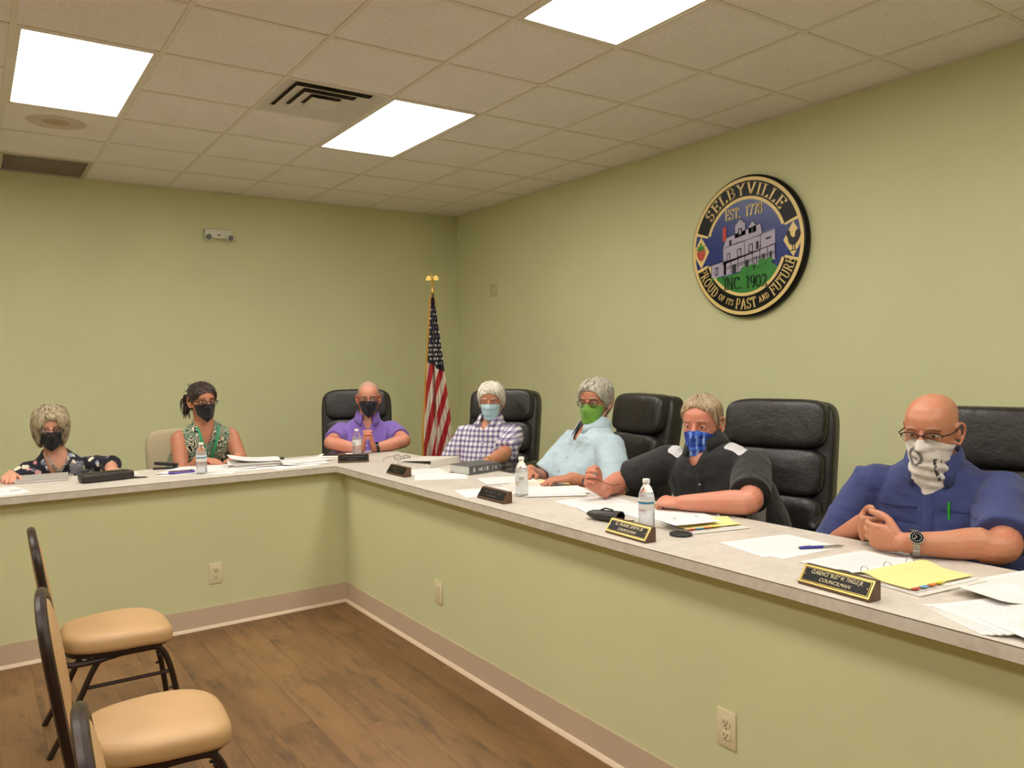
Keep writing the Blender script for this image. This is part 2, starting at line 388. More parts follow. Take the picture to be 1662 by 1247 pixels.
# ------------------------------------------------------------------ room shell
RX, BY, CZ = 4.26, 7.18, 2.975          # right wall, back wall, ceiling
LX, FY = -3.4, -3.3                     # the walls behind and beside the camera
PX, PY = 1.879, 4.569                   # faces of the dais half walls
CT = .848                               # countertop height
def wallbox(name, *a):
    return struct(MB().bx(*a).build(name, 'wall_paint'))
wallbox('wall_right', RX, RX + .12, FY, BY + .12, 0, CZ + .1)
wallbox('wall_back', LX, RX, BY, BY + .12, 0, CZ + .1)
wallbox('wall_left', LX - .12, LX, FY, BY + .12, 0, CZ + .1)
wallbox('wall_front', LX, RX, FY - .12, FY, 0, CZ + .1)
flo = struct(MB().bx(LX, RX, FY, BY, -.12, -.006).build('floor', 'floor_wood'))
plank = None
pw, pl = .152, 1.22
xi = PX - .002; row = 0
while xi > -1.75:
    y1 = PY - .001 - (0.37 * row % 1.0) * pl * .97; ys = [(max(y1, PY - pl), PY - .001)] if PY - y1 > .05 else []
    top = PY - .001; first = True; yb = PY - ((row * .43) % 1) * pl - .05
    segs = []; hi = PY - .001
    while hi > -.2:
        segs.append((yb, hi)); hi = yb; yb -= pl
    for lo, hi in segs:
        if plank is None:
            mb = MB().bx(-.5, .5, -.5, .5, -.0062, 0); plank = mb.build('plank', 'floor_wood', bevel=0)
            o = plank
        else: o = plank.copy(); C.objects.link(o)
        o.parent = flo; o.location = (xi - pw / 2, (lo + hi) / 2, .0); o.scale = (pw - .0009, hi - lo - .0009, 1)
    xi -= pw; row += 1
# raised platform behind the half walls
struct(MB().bx(PX + .11, RX, FY + .01, BY, -.001, .09).bx(LX, PX + .11, PY + .11, BY, -.001, .09).build('floor_platform', 'carpet'))

# ------------------------------------------------------------------ suspended ceiling
cei = struct(MB().bx(LX, RX, FY, BY, CZ + .06, CZ + .12).build('ceiling', 'vent_dark'))
GX = [3.865 - .61 * k for k in range(0, 13)]; GX = [RX] + [x for x in GX if x > LX] + [LX]
GY = [BY] + [7.162 - .609 * k for k in range(1, 18)]; GY = [y for y in GY if y > FY] + [FY]
def cell(i0, j0, n=1): return GX[i0 + 1], GX[i0], GY[j0 + n], GY[j0]
gxn = lambda x: min(range(len(GX)), key=lambda i: abs(GX[i] - x)); gyn = lambda y: min(range(len(GY)), key=lambda j: abs(GY[j] - y))
i_b, i_a, i_c = gxn(2.645), gxn(.815), gxn(-1.015)
j1, j2, j3 = gyn(5.335), gyn(2.899), gyn(.463)
lampcells = [(i_b, j1), (i_a, j1), (i_b, j2), (i_a, j2), (i_c, j1), (i_c, j2), (i_b, j3), (i_a, j3), (i_c, j3)]  # cells past the individually labelled ones are unseen, added to light the room
used = {(i, j + d) for i, j in lampcells for d in (0, 1)}
vent_c = (gxn(2.035), gyn(4.726)); vent_c = (vent_c[0], gyn(4.726)); grille_c = (i_a, 0); used |= {vent_c, grille_c}
tileproto = {}
for i in range(len(GX) - 1):
    for j in range(len(GY) - 1):
        if (i, j) in used: continue
        x0, x1, y0, y1 = cell(i, j)
        if x1 - x0 < .03 or y1 - y0 < .03: continue
        st = (i == i_a and j == j1 - 1)
        key = (round(x1 - x0, 2), round(y1 - y0, 2), st)
        cx, cy = (x0 + x1) / 2, (y0 + y1) / 2
        if key not in tileproto:
            hx, hy = (x1 - x0) / 2 - .003, (y1 - y0) / 2 - .003
            mb = MB().bx(-hx, hx, -hy, hy, .004, .02); o = mb.build('ceiling_tile', 'ceiling_tile_stained' if st else 'ceiling_tile'); tileproto[key] = o
        else: o = tileproto[key].copy(); C.objects.link(o)
        o.parent = cei; o.location = (cx, cy, CZ)
for x in GX[1:-1]:
    MB().bx(x - .012, x + .012, FY, BY, CZ - .001, CZ + .004).build('grid_bar', 'grid_metal', cei)
for y in GY[1:-1]:
    for i in range(len(GX) - 1):
        if any(i == a and (gyn(y) == b + 1) for a, b in lampcells): continue
        MB().bx(GX[i + 1] + .012, GX[i] - .012, y - .012, y + .012, CZ - .0005, CZ + .004).build('grid_bar', 'grid_metal', cei)
for a in ((RX - .022, RX, FY, BY), (LX, RX, BY - .022, BY)):
    MB().bx(*a, CZ - .002, CZ + .003).build('wall_angle', 'grid_metal', cei)
lbl = ['lit fluorescent panel beside the square air vent', 'lit fluorescent panel next to the water stained tile', 'lit fluorescent panel over the floor, a tile row from the vent']
for k, (i, j) in enumerate(lampcells):
    x0, x1, y0, y1 = cell(i, j, 2)
    L = thing('ceiling_light', lbl[k] if k < 3 else 'unseen recessed fluorescent ceiling panel, added to light the room', 'ceiling light', ((x0 + x1) / 2, (y0 + y1) / 2, CZ), 0, 'fluorescent ceiling panels')
    hx, hy = (x1 - x0) / 2 - .012, (y1 - y0) / 2 - .012
    fm = MB()
    for s_ in (-1, 1):
        fm.bx(s_ * hx, s_ * (hx - .022), -hy, hy, .001, .05); fm.bx(-hx + .022, hx - .022, s_ * hy, s_ * (hy - .022), .001, .05)
    fm.build('frame', 'lamp_frame', L)
    MB().bx(-hx + .022, hx - .022, -hy + .022, hy - .022, .009, .014).build('lens', 'lamp_lens', L)
    MB().bx(-hx, hx, -hy, hy, .05, .056).build('housing', 'lamp_frame', L)
x0, x1, y0, y1 = cell(*vent_c)
vt = thing('air_vent', 'square ceiling air vent with stepped louvers and dark smudges', 'air vent', ((x0 + x1) / 2, (y0 + y1) / 2, CZ))
MB().bx(-.29, .29, -.29, .29, .03, .035).build('back_pan', 'vent_pan_grey', vt)
for k, (a, b, z) in enumerate(((.292, .226, -.001), (.222, .158, -.004), (.153, .092, -.006), (.086, .0, -.007))):
    q = MB()
    if b == 0: q.bx(-a, a, -a, a, z, z + .004)
    else:
        lo = [[V((sx * r, sy * r, zz)) for sx, sy in ((-1, -1), (1, -1), (1, 1), (-1, 1))] for r, zz in ((a, z), (b, z + .02), (b, z + .022), (a, z + .002))]
        q.loft(lo + [lo[0]], False)
    q.build('louver', 'vent_metal', vt)
x0, x1, y0, y1 = cell(*grille_c)
gr = thing('return_grille', 'grey rectangular return air grille against the back wall', 'air grille', ((x0 + x1) / 2, (y0 + y1) / 2, CZ))
q = MB(); hx, hy = (x1 - x0) / 2 - .01, (y1 - y0) / 2 - .01
for s_ in (-1, 1):
    q.bx(s_ * hx, s_ * (hx - .03), -hy, hy, -.004, .01); q.bx(-hx + .03, hx - .03, s_ * hy, s_ * (hy - .03), -.004, .01)
q.build('frame', 'grille_grey', gr)
for k in range(26):
    yy = -hy + .035 + k * (2 * hy - .07) / 25
    MB().box((0, yy, .004), (2 * hx - .06, .0165, .0015), Matrix.Rotation(rad(14), 3, 'X')).build('slat', 'grille_slat', gr)
MB().bx(-hx, hx, -hy, hy, .012, .016).build('back_pan', 'vent_metal', gr)

# ------------------------------------------------------------------ dais: half walls, countertop, baseboards
da = thing('dais_counter', 'L shaped council counter with marbled top on pale green half walls', 'counter', (PX, PY, 0))
O = (PX, PY, 0)
MB().bx(PX, PX + .11, FY + .004, PY + .11, 0, CT - .036).build('half_wall', 'wall_paint', da, O)
MB().bx(LX + .004, PX - .0005, PY, PY + .11, 0, CT - .036).build('half_wall', 'wall_paint', da, O)
FXc, FYc, BXc, BYc = 1.803, 4.504, 2.43, 5.13
poly = [(LX + .004, FYc), (FXc, FYc), (FXc, FY + .004), (BXc, FY + .004), (BXc, BYc - .05), (BXc - .05, BYc), (LX + .004, BYc)]
top = MB().prism(poly, (0, 0, CT - .036), (1, 0, 0), (0, 1, 0), (0, 0, 1), .036); top.build('countertop', 'laminate', da, O)
# thin dark seam where the top sheet meets the edge band
MB().bx(LX + .004, FXc, FYc - .0006, FYc + .0008, CT - .0026, CT - .001).bx(FXc - .0006, FXc + .0008, FY + .004, FYc, CT - .0026, CT - .001).build('edge_seam', 'wood_brown', da, O)
for nm, a in (('baseboard', (PX - .006, PX, FY + .004, PY - .006, .014, .118)), ('baseboard', (LX + .004, PX, PY - .006, PY, .014, .118))):
    MB().bx(*a).build(nm, 'base_vinyl', da, O)
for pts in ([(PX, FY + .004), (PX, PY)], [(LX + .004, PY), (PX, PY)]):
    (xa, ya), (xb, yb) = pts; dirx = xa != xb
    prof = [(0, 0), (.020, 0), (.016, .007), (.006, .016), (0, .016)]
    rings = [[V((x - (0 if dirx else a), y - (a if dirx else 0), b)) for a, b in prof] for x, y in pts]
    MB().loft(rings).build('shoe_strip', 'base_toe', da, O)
for x in (-2.2, -.6, .9):
    MB().bx(x, x + .03, PY + .11, BYc - .08, .09, CT - .036).build('bracket', 'wall_paint', da, O)
for y in (-1.0, .4, 2.0, 3.4):
    MB().bx(PX + .11, BXc - .08, y, y + .03, .09, CT - .036).build('bracket', 'wall_paint', da, O)

# ------------------------------------------------------------------ wall plates, emergency light
def plate(loc, n, kind, label, name='outlet', w=.072, h=.116):
    n = V(n); u = V((0, 0, 1)).cross(n) ; p = thing(name, label, 'outlet' if name == 'outlet' else 'switch', loc)
    R = basis((0, 0, 0), u, V((0, 0, 1)), n)
    def put(mb, nm, mat, bev=0):
        mb.v = [R @ x for x in mb.v]; return mb.build(nm, mat, p, bevel=bev, smooth=bool(bev))
    put(MB().bx(-w / 2, w / 2, -h / 2, h / 2, 0, .006), 'cover_plate', 'plate_ivory' if name == 'outlet' else 'plate_wall', .003)
    if kind == 'duplex':
        for s_ in (-1, 1):
            rc = put(MB().prism([(.017 * cos(a) * 1.0, max(-.0125, min(.0125, .017 * sin(a)))) for a in [2 * pi * k / 20 for k in range(20)]], (0, s_ * .0195, .006), (1, 0, 0), (0, 1, 0), (0, 0, 1), .003), 'receptacle', 'plate_ivory')
            sl = MB().bx(-.008, -.0055, s_ * .0195 - .003, s_ * .0195 + .006, .009, .0094).bx(.0055, .008, s_ * .0195 - .002, s_ * .0195 + .006, .009, .0094)
            sl.prism([(.003 * cos(a), .003 * sin(a)) for a in [k * pi / 5 for k in range(10)]], (0, s_ * .0195 - .0075, .009), (1, 0, 0), (0, 1, 0), (0, 0, 1), .0004)
            sl.v = [R @ x for x in sl.v]; sl.build('slot', 'slot_dark', rc)
        put(MB().lathe([(.003, .006), (.003, .0072)], 10), 'screw', 'steel')
    elif kind == 'jack':
        put(MB().bx(-.010, .010, -.034, .034, .006, .0085), 'insert', 'plate_ivory', .002)
        for s_ in (-1, 1):
            put(MB().bx(-.006, .006, s_ * .017 - .006, s_ * .017 + .006, .0085, .0092), 'jack_port', 'plate_wall')
    else:
        for s_ in (-1, 1):
            put(MB().bx(s_ * .024 - .015, s_ * .024 + .015, -.033, .033, .006, .009), 'rocker', 'plate_wall', .002)
    return p
plate((1.103, PY, .303), (0, -1, 0), 'duplex', 'ivory power outlet on the half wall behind the tan chairs')
plate((PX, 3.397, .328), (-1, 0, 0), 'jack', 'narrow ivory jack plate on the half wall near the inner corner')
plate((PX, 1.60, .33), (-1, 0, 0), 'duplex', 'ivory power outlet on the half wall under the engraved name plates')
plate((RX, 6.48, 2.153), (-1, 0, 0), 'rocker', 'wall coloured double plate on the wall beside the flag', 'wall_plate', .118, .125)
em = thing('emergency_light', 'white emergency light with two round lamps high on the wall', 'emergency light', (1.83, BY, 2.605))
MB().bx(-.115, .115, -.055, 0, -.035, .045).build('housing', 'white_plastic', em, bevel=.012, smooth=True)
for s_ in (-1, 1):
    ax = frame(V((s_ * .3, -1, -.35)), V((0, 0, 1)))
    h = MB().lathe([(.012, 0), (.030, .012), (.033, .034), (.030, .036)], 18, (s_ * .082, -.045, -.02), (ax[0], ax[1], ax[2])).build('lamp_head', 'white_plastic', em, smooth=True)
    MB().lathe([(.026, .036), (.022, .040), (.004, .042)], 16, (s_ * .082, -.045, -.02), ax).build('lens', 'label_grey', h, smooth=True)
MB().bx(-.012, .012, -.058, -.054, -.012, -.004).build('test_button', 'slot_dark', em)

# ------------------------------------------------------------------ carved town seal
SR = .463; SEAL = V((RX, 3.405, 2.187))
se = thing('town_seal', 'round carved town seal with a house, gold lettering and black rim', 'wall seal', SEAL)
su, sv, sn = V((0, -1, 0)), V((0, 0, 1)), V((-1, 0, 0))
def sp(name, mat, polys, z0, t, parent=se, bevel=0):
    mb = MB()
    if name in ('house', 'outline', 'window', 'pane', 'chimney'): polys = [[(a * .92, b * .84 - .07) for a, b in pl_] for pl_ in polys]
    for pl_ in polys: mb.prism([(a * SR, b * SR) for a, b in pl_], sn * z0, su, sv, sn, t)
    return mb.build(name, mat, parent, bevel=bevel, smooth=bool(bevel))
def circ(r, n=72, a0=0, a1=360): return [(r * cos(rad(a0 + (a1 - a0) * k / n)), r * sin(rad(a0 + (a1 - a0) * k / n))) for k in range(n)]
def arcband(r0, r1, a0, a1, n=40):
    A = [rad(a0 + (a1 - a0) * k / n) for k in range(n + 1)]
    return [[(r1 * cos(A[k]), r1 * sin(A[k])), (r1 * cos(A[k + 1]), r1 * sin(A[k + 1])), (r0 * cos(A[k + 1]), r0 * sin(A[k + 1])), (r0 * cos(A[k]), r0 * sin(A[k]))] for k in range(n)]
rim = MB().lathe([(SR * .97, 0), (SR, .012), (SR, .036), (SR * .985, .047), (SR * .965, .05), (SR * .5, .05), (SR * .02, .05)], 96, (0, 0, 0), (su, sv, sn)); rim.build('rim', 'black_gloss', se, smooth=True)
sp('gold_ring', 'gold_paint', arcband(.915, .965, 0, 360, 96), .05, .004)
sp('field', 'seal_blue', [circ(.915)], .05, .0022)
def band(a0, a1):                       # black band with a gold border
    sp('band_border', 'gold_paint', arcband(.655, .70, a0, a1) + arcband(.70, .915, a0 - 2.6, a0) + arcband(.70, .915, a1, a1 + 2.6), .0515, .0028)
    sp('name_band', 'black_gloss', arcband(.70, .915, a0, a1), .0515, .0018)
band(19, 161); band(199, 341)
def lawn():
    pts = [(.655 * cos(rad(a)), .655 * sin(rad(a))) for a in range(212, 330, 4)]
    topl = [(.5, -.30), (.42, -.26), (.33, -.22), (.24, -.25), (.15, -.30), (.07, -.33), (.0, -.31), (-.1, -.36), (-.25, -.38), (-.4, -.40), (-.5, -.40)]
    sp('lawn', 'seal_green', [pts + topl], .0522, .0012)
lawn()
ho = sp('house', 'seal_lilac', [
    [(-.42, -.18), (.30, -.02), (.30, .22), (-.12, .17), (-.42, .10)], [(-.42, .10), (.34, .24), (.30, .42), (-.36, .27)], [(-.18, .24), (.02, .28), (.02, .46), (-.08, .55), (-.18, .45)],
    [(.08, .28), (.22, .30), (.22, .40), (.15, .48), (.08, .40)], [(.28, .0), (.56, .06), (.56, .30), (.30, .25)], [(-.66, -.40), (-.36, -.36), (-.36, -.12), (-.66, -.17)],
    [(-.40, -.38), (.56, -.20), (.56, .04), (-.40, -.14)]], .0534, .0016)
def hl(mb, a, b, w=.008):
    d = V((b[0] - a[0], b[1] - a[1])); d.normalize(); n_ = V((-d.y, d.x)) * w / 2
    mb.append([(a[0] + n_.x, a[1] + n_.y), (b[0] + n_.x, b[1] + n_.y), (b[0] - n_.x, b[1] - n_.y), (a[0] - n_.x, a[1] - n_.y)])
ln = []
for a, b in (((-.42, .10), (.34, .24)), ((-.36, .27), (.30, .42)), ((-.42, .10), (-.36, .27)), ((-.2, .44), (-.08, .56)), ((-.08, .56), (.04, .45)), ((.06, .40), (.15, .49)), ((.15, .49), (.24, .40)), ((-.42, -.14), (.58, .05)), ((-.68, -.16), (-.34, -.10)),
             ((-.42, -.18), (-.42, .10)), ((.0, -.08), (.0, .17)), ((.30, .0), (.30, .24)), ((.30, .24), (.57, .29)), ((-.66, -.4), (-.66, -.17)), ((.02, .28), (.02, .45)), ((-.18, .25), (-.18, .45)), ((.3, .42), (.34, .24)), ((-.4, -.27), (.56, -.09)), ((-.4, -.24), (.56, -.06))): hl(ln, a, b)
for k in range(26): x = -.1 + k * .025; hl(ln, (x, -.30 + (x + .4) * .19), (x, -.235 + (x + .4) * .19), .006)
for k in range(8): x = -.4 + k * .137; hl(ln, (x, -.36 + (x + .4) * .19), (x, -.13 + (x + .4) * .19), .012)
for k in range(7): hl(ln, (-.55 + k * .035, -.42 + k * .006), (-.5 + k * .035, -.46), .005)
sp('outline', 'seal_line', ln, .055, .0006, ho)
for x, y, w_, h_ in ((-.31, -.06, .07, .13), (-.10, -.01, .08, .14), (.12, .04, .08, .14), (.24, .07, .05, .13), (-.08, .34, .07, .12), (.15, .34, .05, .08), (-.27, .18, .05, .09), (.44, .16, .09, .03), (-.55, -.28, .06, .14), (-.2, -.27, .08, .15), (.05, -.22, .06, .14), (.2, -.19, .06, .14), (.35, -.15, .05, .13), (.48, -.12, .04, .12)):
    sk = .19 * w_ / 2
    fr_ = sp('window', 'seal_line', [[(x - w_ / 2, y - h_ / 2 - sk), (x + w_ / 2, y - h_ / 2 + sk), (x + w_ / 2, y + h_ / 2 + sk), (x - w_ / 2, y + h_ / 2 - sk)]], .055, .0005, ho)
for x, y, w_, h_ in ((-.31, -.06, .07, .13), (-.10, -.01, .08, .14), (.12, .04, .08, .14), (-.08, .34, .05, .10), (-.55, -.28, .05, .12), (.2, -.19, .05, .12)): sp('pane', 'seal_lilac', [[(x - w_ * .3, y - h_ * .38 - .12 * w_ * .3), (x + w_ * .3, y - h_ * .38 + .12 * w_ * .3), (x + w_ * .3, y + h_ * .38), (x - w_ * .3, y + h_ * .38)]], .0556, .0004, ho)
sp('chimney', 'seal_red', [[(-.42, .22), (-.35, .235), (-.35, .47), (-.42, .455)]], .055, .0012, ho)
bush = []
for x, y, r_ in ((.0, -.33, .07), (.12, -.31, .06), (.3, -.25, .07), (.42, -.24, .06), (-.45, -.42, .05), (-.6, -.42, .04), (.2, -.30, .05)): bush.append([(x + r_ * cos(a) * (1 + .15 * sin(5 * a)), y + .7 * r_ * sin(a) * (1 + .15 * sin(5 * a))) for a in [k * pi / 9 for k in range(18)]])
sp('bush', 'seal_green', bush, .0556, .0012)
for s_ in (-1, 1):
    dm = sp('diamond', 'gold_paint', [[(s_ * .80 - .155, 0), (s_ * .80, -.235), (s_ * .80 + .155, 0), (s_ * .80, .235)]], .0522, .002)
    if s_ < 0:
        sp('strawberry', 'seal_red', [[(-.80 + a, b) for a, b in ((0, -.13), (-.05, -.09), (-.08, -.02), (-.075, .03), (-.03, .05), (.03, .05), (.075, .03), (.08, -.02), (.05, -.09))]], .0542, .002, dm)
        sp('strawberry_leaf', 'seal_green', [[(-.80 + a, b) for a, b in ((-.01, .02), (-.09, .05), (-.05, .075), (-.08, .11), (-.02, .09), (-.01, .15), (.02, .14), (.02, .09), (.08, .11), (.05, .07), (.09, .04), (.03, .045))]], .056, .0012, dm)
        sp('seed', 'gold_paint', [[(-.80 + a - .006, b), (-.80 + a, b - .009), (-.80 + a + .006, b), (-.80 + a, b + .009)] for a, b in ((-.04, 0), (0, -.02), (.04, 0), (-.02, -.06), (.02, -.06), (0, -.1), (-.05, .03), (.05, .03), (.0, .025))], .0562, .0006, dm)
    else:
        sp('rooster', 'seal_line', [[(.80 + a, b) for a, b in ((-.115, .07), (-.095, .09), (-.09, .12), (-.075, .108), (-.062, .125), (-.05, .10), (-.04, .05), (.0, .015), (.03, .03), (.035, .09), (.07, .125), (.11, .105), (.118, .05), (.095, .0), (.075, -.035), (.04, -.07), (.0, -.085), (-.04, -.075), (-.07, -.04), (-.082, .0), (-.078, .04), (-.095, .028), (-.10, .055))], [(.785, -.08), (.795, -.08), (.795, -.15), (.785, -.15)], [(.82, -.075), (.83, -.075), (.83, -.145), (.82, -.145)], [(.80 - .10, -.155), (.80 + .08, -.14), (.80 + .08, -.15), (.80 - .10, -.165)]], .0542, .002, dm)

# serif capitals drawn as broad-nib strokes; box 0..w by 0..1
def arc(cx, cy, rx, ry, a0, a1, n=14): return [(cx + rx * cos(rad(a0 + (a1 - a0) * k / n)), cy + ry * sin(rad(a0 + (a1 - a0) * k / n))) for k in range(n + 1)]
GL = {
 'I': (.3, [[(.15, 0), (.15, 1)]], [(.15, 0), (.15, 1)]),
 'L': (.6, [[(.14, 0), (.14, 1)], [(.14, .03), (.55, .03)], [(.55, 0), (.55, .24)]], [(.14, 0), (.14, 1)]),
 'E': (.62, [[(.14, 0), (.14, 1)], [(.14, .03), (.56, .03)], [(.14, .97), (.54, .97)], [(.14, .52), (.42, .52)], [(.56, 0), (.56, .22)], [(.54, 1), (.54, .78)], [(.42, .42), (.42, .62)]], [(.14, 0), (.14, 1)]),
 'F': (.6, [[(.14, 0), (.14, 1)], [(.14, .97), (.54, .97)], [(.14, .52), (.42, .52)], [(.54, 1), (.54, .78)], [(.42, .42), (.42, .62)]], [(.14, 0), (.14, 1)]),
 'T': (.66, [[(.33, 0), (.33, 1)], [(.04, .97), (.62, .97)], [(.05, 1), (.05, .76)], [(.61, 1), (.61, .76)]], [(.33, 0)]),
 'N': (.76, [[(.14, 0), (.14, 1)], [(.14, .98), (.62, .02)], [(.62, 0), (.62, 1)]], [(.14, 0), (.14, 1), (.62, 1)]),
 'V': (.74, [[(.1, 1), (.37, .02)], [(.37, .02), (.64, 1)]], [(.1, 1), (.64, 1)]),
 'A': (.76, [[(.1, 0), (.38, 1)], [(.38, 1), (.66, 0)], [(.2, .34), (.56, .34)]], [(.1, 0), (.66, 0)]),
 'Y': (.72, [[(.1, 1), (.36, .48)], [(.62, 1), (.36, .48)], [(.36, 0), (.36, .5)]], [(.1, 1), (.62, 1), (.36, 0)]),
 'U': (.74, [[(.14, 1), (.14, .3)] + arc(.37, .3, .23, .28, 180, 360) + [(.6, 1)]], [(.14, 1), (.6, 1)]),
 'D': (.76, [[(.14, 0), (.14, 1)], [(.14, .97)] + arc(.30, .5, .34, .47, 90, -90) + [(.14, .03)]], [(.14, 0), (.14, 1)]),
 'B': (.66, [[(.14, 0), (.14, 1)], [(.14, .97)] + arc(.30, .745, .2, .225, 90, -90) + [(.14, .52)], [(.14, .52)] + arc(.32, .275, .24, .245, 90, -90) + [(.14, .03)]], [(.14, 0), (.14, 1)]),
 'P': (.62, [[(.14, 0), (.14, 1)], [(.14, .97)] + arc(.30, .71, .24, .26, 90, -90) + [(.14, .45)]], [(.14, 0), (.14, 1)]),
 'R': (.7, [[(.14, 0), (.14, 1)], [(.14, .97)] + arc(.30, .73, .22, .24, 90, -90) + [(.14, .49)], [(.32, .49), (.62, .0)]], [(.14, 0), (.14, 1), (.62, 0)]),
 'O': (.78, [arc(.39, .5, .3, .48, 0, 360, 28)], []),
 '0': (.62, [arc(.31, .5, .22, .48, 0, 360, 28)], []),
 'C': (.72, [arc(.40, .5, .3, .48, 48, 312, 22), [(.6, .98), (.6, .72)]], []),
 'S': (.6, [arc(.3, .74, .19, .24, 35, 270, 14) + arc(.3, .26, .21, .24, 90, -145, 14), [(.47, .98), (.47, .76)], [(.11, .02), (.11, .26)]], []),
 '1': (.4, [[(.2, 0), (.2, 1)], [(.2, .98), (.06, .82)]], [(.2, 0)]),
 '7': (.56, [[(.06, .96), (.5, .96)], [(.5, .96), (.24, 0)], [(.07, 1), (.07, .78)]], []),
 '8': (.58, [arc(.29, .75, .17, .23, 0, 360, 20), arc(.29, .26, .21, .25, 0, 360, 20)], []),
 '9': (.58, [arc(.29, .69, .21, .29, 0, 360, 20), arc(.25, .5, .25, .47, 20, -100, 10)], []),
 '2': (.58, [arc(.28, .72, .2, .26, 160, -20, 12) + [(.38, .4), (.08, .04)], [(.08, .04), (.52, .04)], [(.52, 0), (.52, .22)]], []),
 '.': (.26, [[(.13, 0), (.13, .13)]], [])}
def glyph(ch, thick=.15, thin=.06, serif=.11):
    w_, strokes, ser = GL[ch]; out = []
    for s_ in strokes:
        for a, b in zip(s_, s_[1:]):
            d = V((b[0] - a[0], b[1] - a[1]))
            if d.length < 1e-6: continue
            d.normalize(); wd2 = (thin + (thick - thin) * abs(d.y) ** 1.3) / 2 * (1 if len(s_) > 2 or d.length else 1)
            n_ = V((-d.y, d.x)) * wd2; e = d * .012
            out.append([(a[0] + n_.x - e.x, a[1] + n_.y - e.y), (b[0] + n_.x + e.x, b[1] + n_.y + e.y), (b[0] - n_.x + e.x, b[1] - n_.y + e.y), (a[0] - n_.x - e.x, a[1] - n_.y - e.y)])
    for x, y in ser:
        yy = .025 if y < .5 else .975
        out.append([(x - serif - .04, yy - .025), (x + serif + .04, yy - .025), (x + serif + .04, yy + .025), (x - serif - .04, yy + .025)])
    return w_, out
def straight(txt, h, cx, cy, sx=1.0, slope=0.0):
    W_ = sum(GL[c][0] if c != ' ' else .35 for c in txt) * h * sx; x = cx - W_ / 2; out = []
    for c in txt:
        if c == ' ': x += .35 * h * sx; continue
        w_, ps = glyph(c)
        for p_ in ps: out.append([(x + a * h * sx, cy - h / 2 + b * h + slope * (x + a * h * sx - cx)) for a, b in p_])
        x += w_ * h * sx
    return out
def curved(words, r, a_mid, up, sx=1.0, gap=.0, sp_=.3):
    """words: list of (text, height); baseline radius r, letters upright at the top (up) or at the bottom."""
    tot = sum((sum(GL[c][0] * h * sx + gap for c in t_)) for t_, h in words) + sp_ * .13 * (len(words) - 1); out = []; s0 = -tot / 2
    for t_, h in words:
        for c in t_:
            w_, ps = glyph(c); L_ = w_ * h * sx + gap
            am = s0 + L_ / 2; ang = a_mid - am / r if up else a_mid + am / r
            for p_ in ps:
                q = []
                for a, b in p_:
                    dx = (a - w_ / 2) * h * sx; dy = b * h
                    rr = r + dy if up else r - dy + .0
                    if not up: rr = r + (words_max(words) - h) / 2 * -1 - dy
                    an = ang - dx / r if up else ang + dx / r
                    q.append((rr * cos(an), rr * sin(an)))
                out.append(q)
            s0 += L_
        s0 += sp_ * .13
    return out
def words_max(words): return max(h for _, h in words)
sp('lettering', 'gold_paint', curved([('SELBYVILLE', .165)], .725, pi / 2, True, 1.12, .028), .0533, .004)
sp('lettering', 'gold_paint', curved([('PROUD', .15), ('OF', .085), ('ITS', .085), ('PAST', .15), ('AND', .085), ('FUTURE', .15)], .885, -pi / 2, False, .88, .012, .33), .0533, .004)
sp('lettering', 'gold_paint', straight('EST.', .15, -.20, .485, .86, .03), .0522, .004)
sp('lettering', 'gold_paint', straight('1778', .15, .17, .495, .92, .03), .0522, .004)
sp('lettering', 'seal_darkgreen', straight('INC.', .17, -.21, -.505, .95), .0534, .003)
sp('lettering', 'seal_darkgreen', straight('1902', .17, .2, -.505, .95), .0534, .003)

# ------------------------------------------------------------------ flag on its stand
FP = V((3.36, 6.09, .09))
fl = thing('flag', 'American flag with gold fringe furled on a pole in the corner', 'flag', FP)
MB().tube([(0, 0, .02), (0, 0, 1.98)], .0125, 12).build('pole', 'wood_brown', fl, smooth=True)
MB().lathe([(.14, 0), (.14, .02), (.10, .045), (.03, .06), (.026, .14), (.018, .15)], 28).build('stand', 'gold', fl, smooth=True)
ea = MB().lathe([(.012, 1.97), (.017, 1.985), (.013, 2.0), (.011, 2.05), (.018, 2.06), (.02, 2.075), (.006, 2.085)], 14)
ef = V((-.82, .57, 0)); er = V((.57, .82, 0))
sr = V((.824, -.567, 0))
ea.superell((0, 0, 2.105), .013, .013, .026, 1, 1, 12, 8)
ea.superell(V((0, 0, 2.137)) + sr * -.004, .009, .009, .010, 1, 1, 10, 6); ea.tube([V((0, 0, 2.136)) - sr * .008, V((0, 0, 2.132)) - sr * .02], [.005, .001], 6)
for s_ in (-1, 1):
    wing = [(.006, 2.10), (.02, 2.125), (.038, 2.128), (.052, 2.112), (.058, 2.08), (.050, 2.09), (.044, 2.078), (.037, 2.09), (.030, 2.08), (.022, 2.09), (.012, 2.082)]
    ea.loft([[sr * (s_ * a) + V((0, 0, b)) + sr.cross(V((0, 0, 1))) * t_ for a, b in wing] for t_ in (-.004, .004)])
ea.tube([(0, 0, 2.085), (0, 0, 2.07)], [.012, .006], 8)
ea.build('eagle_finial', 'gold', fl, smooth=True)
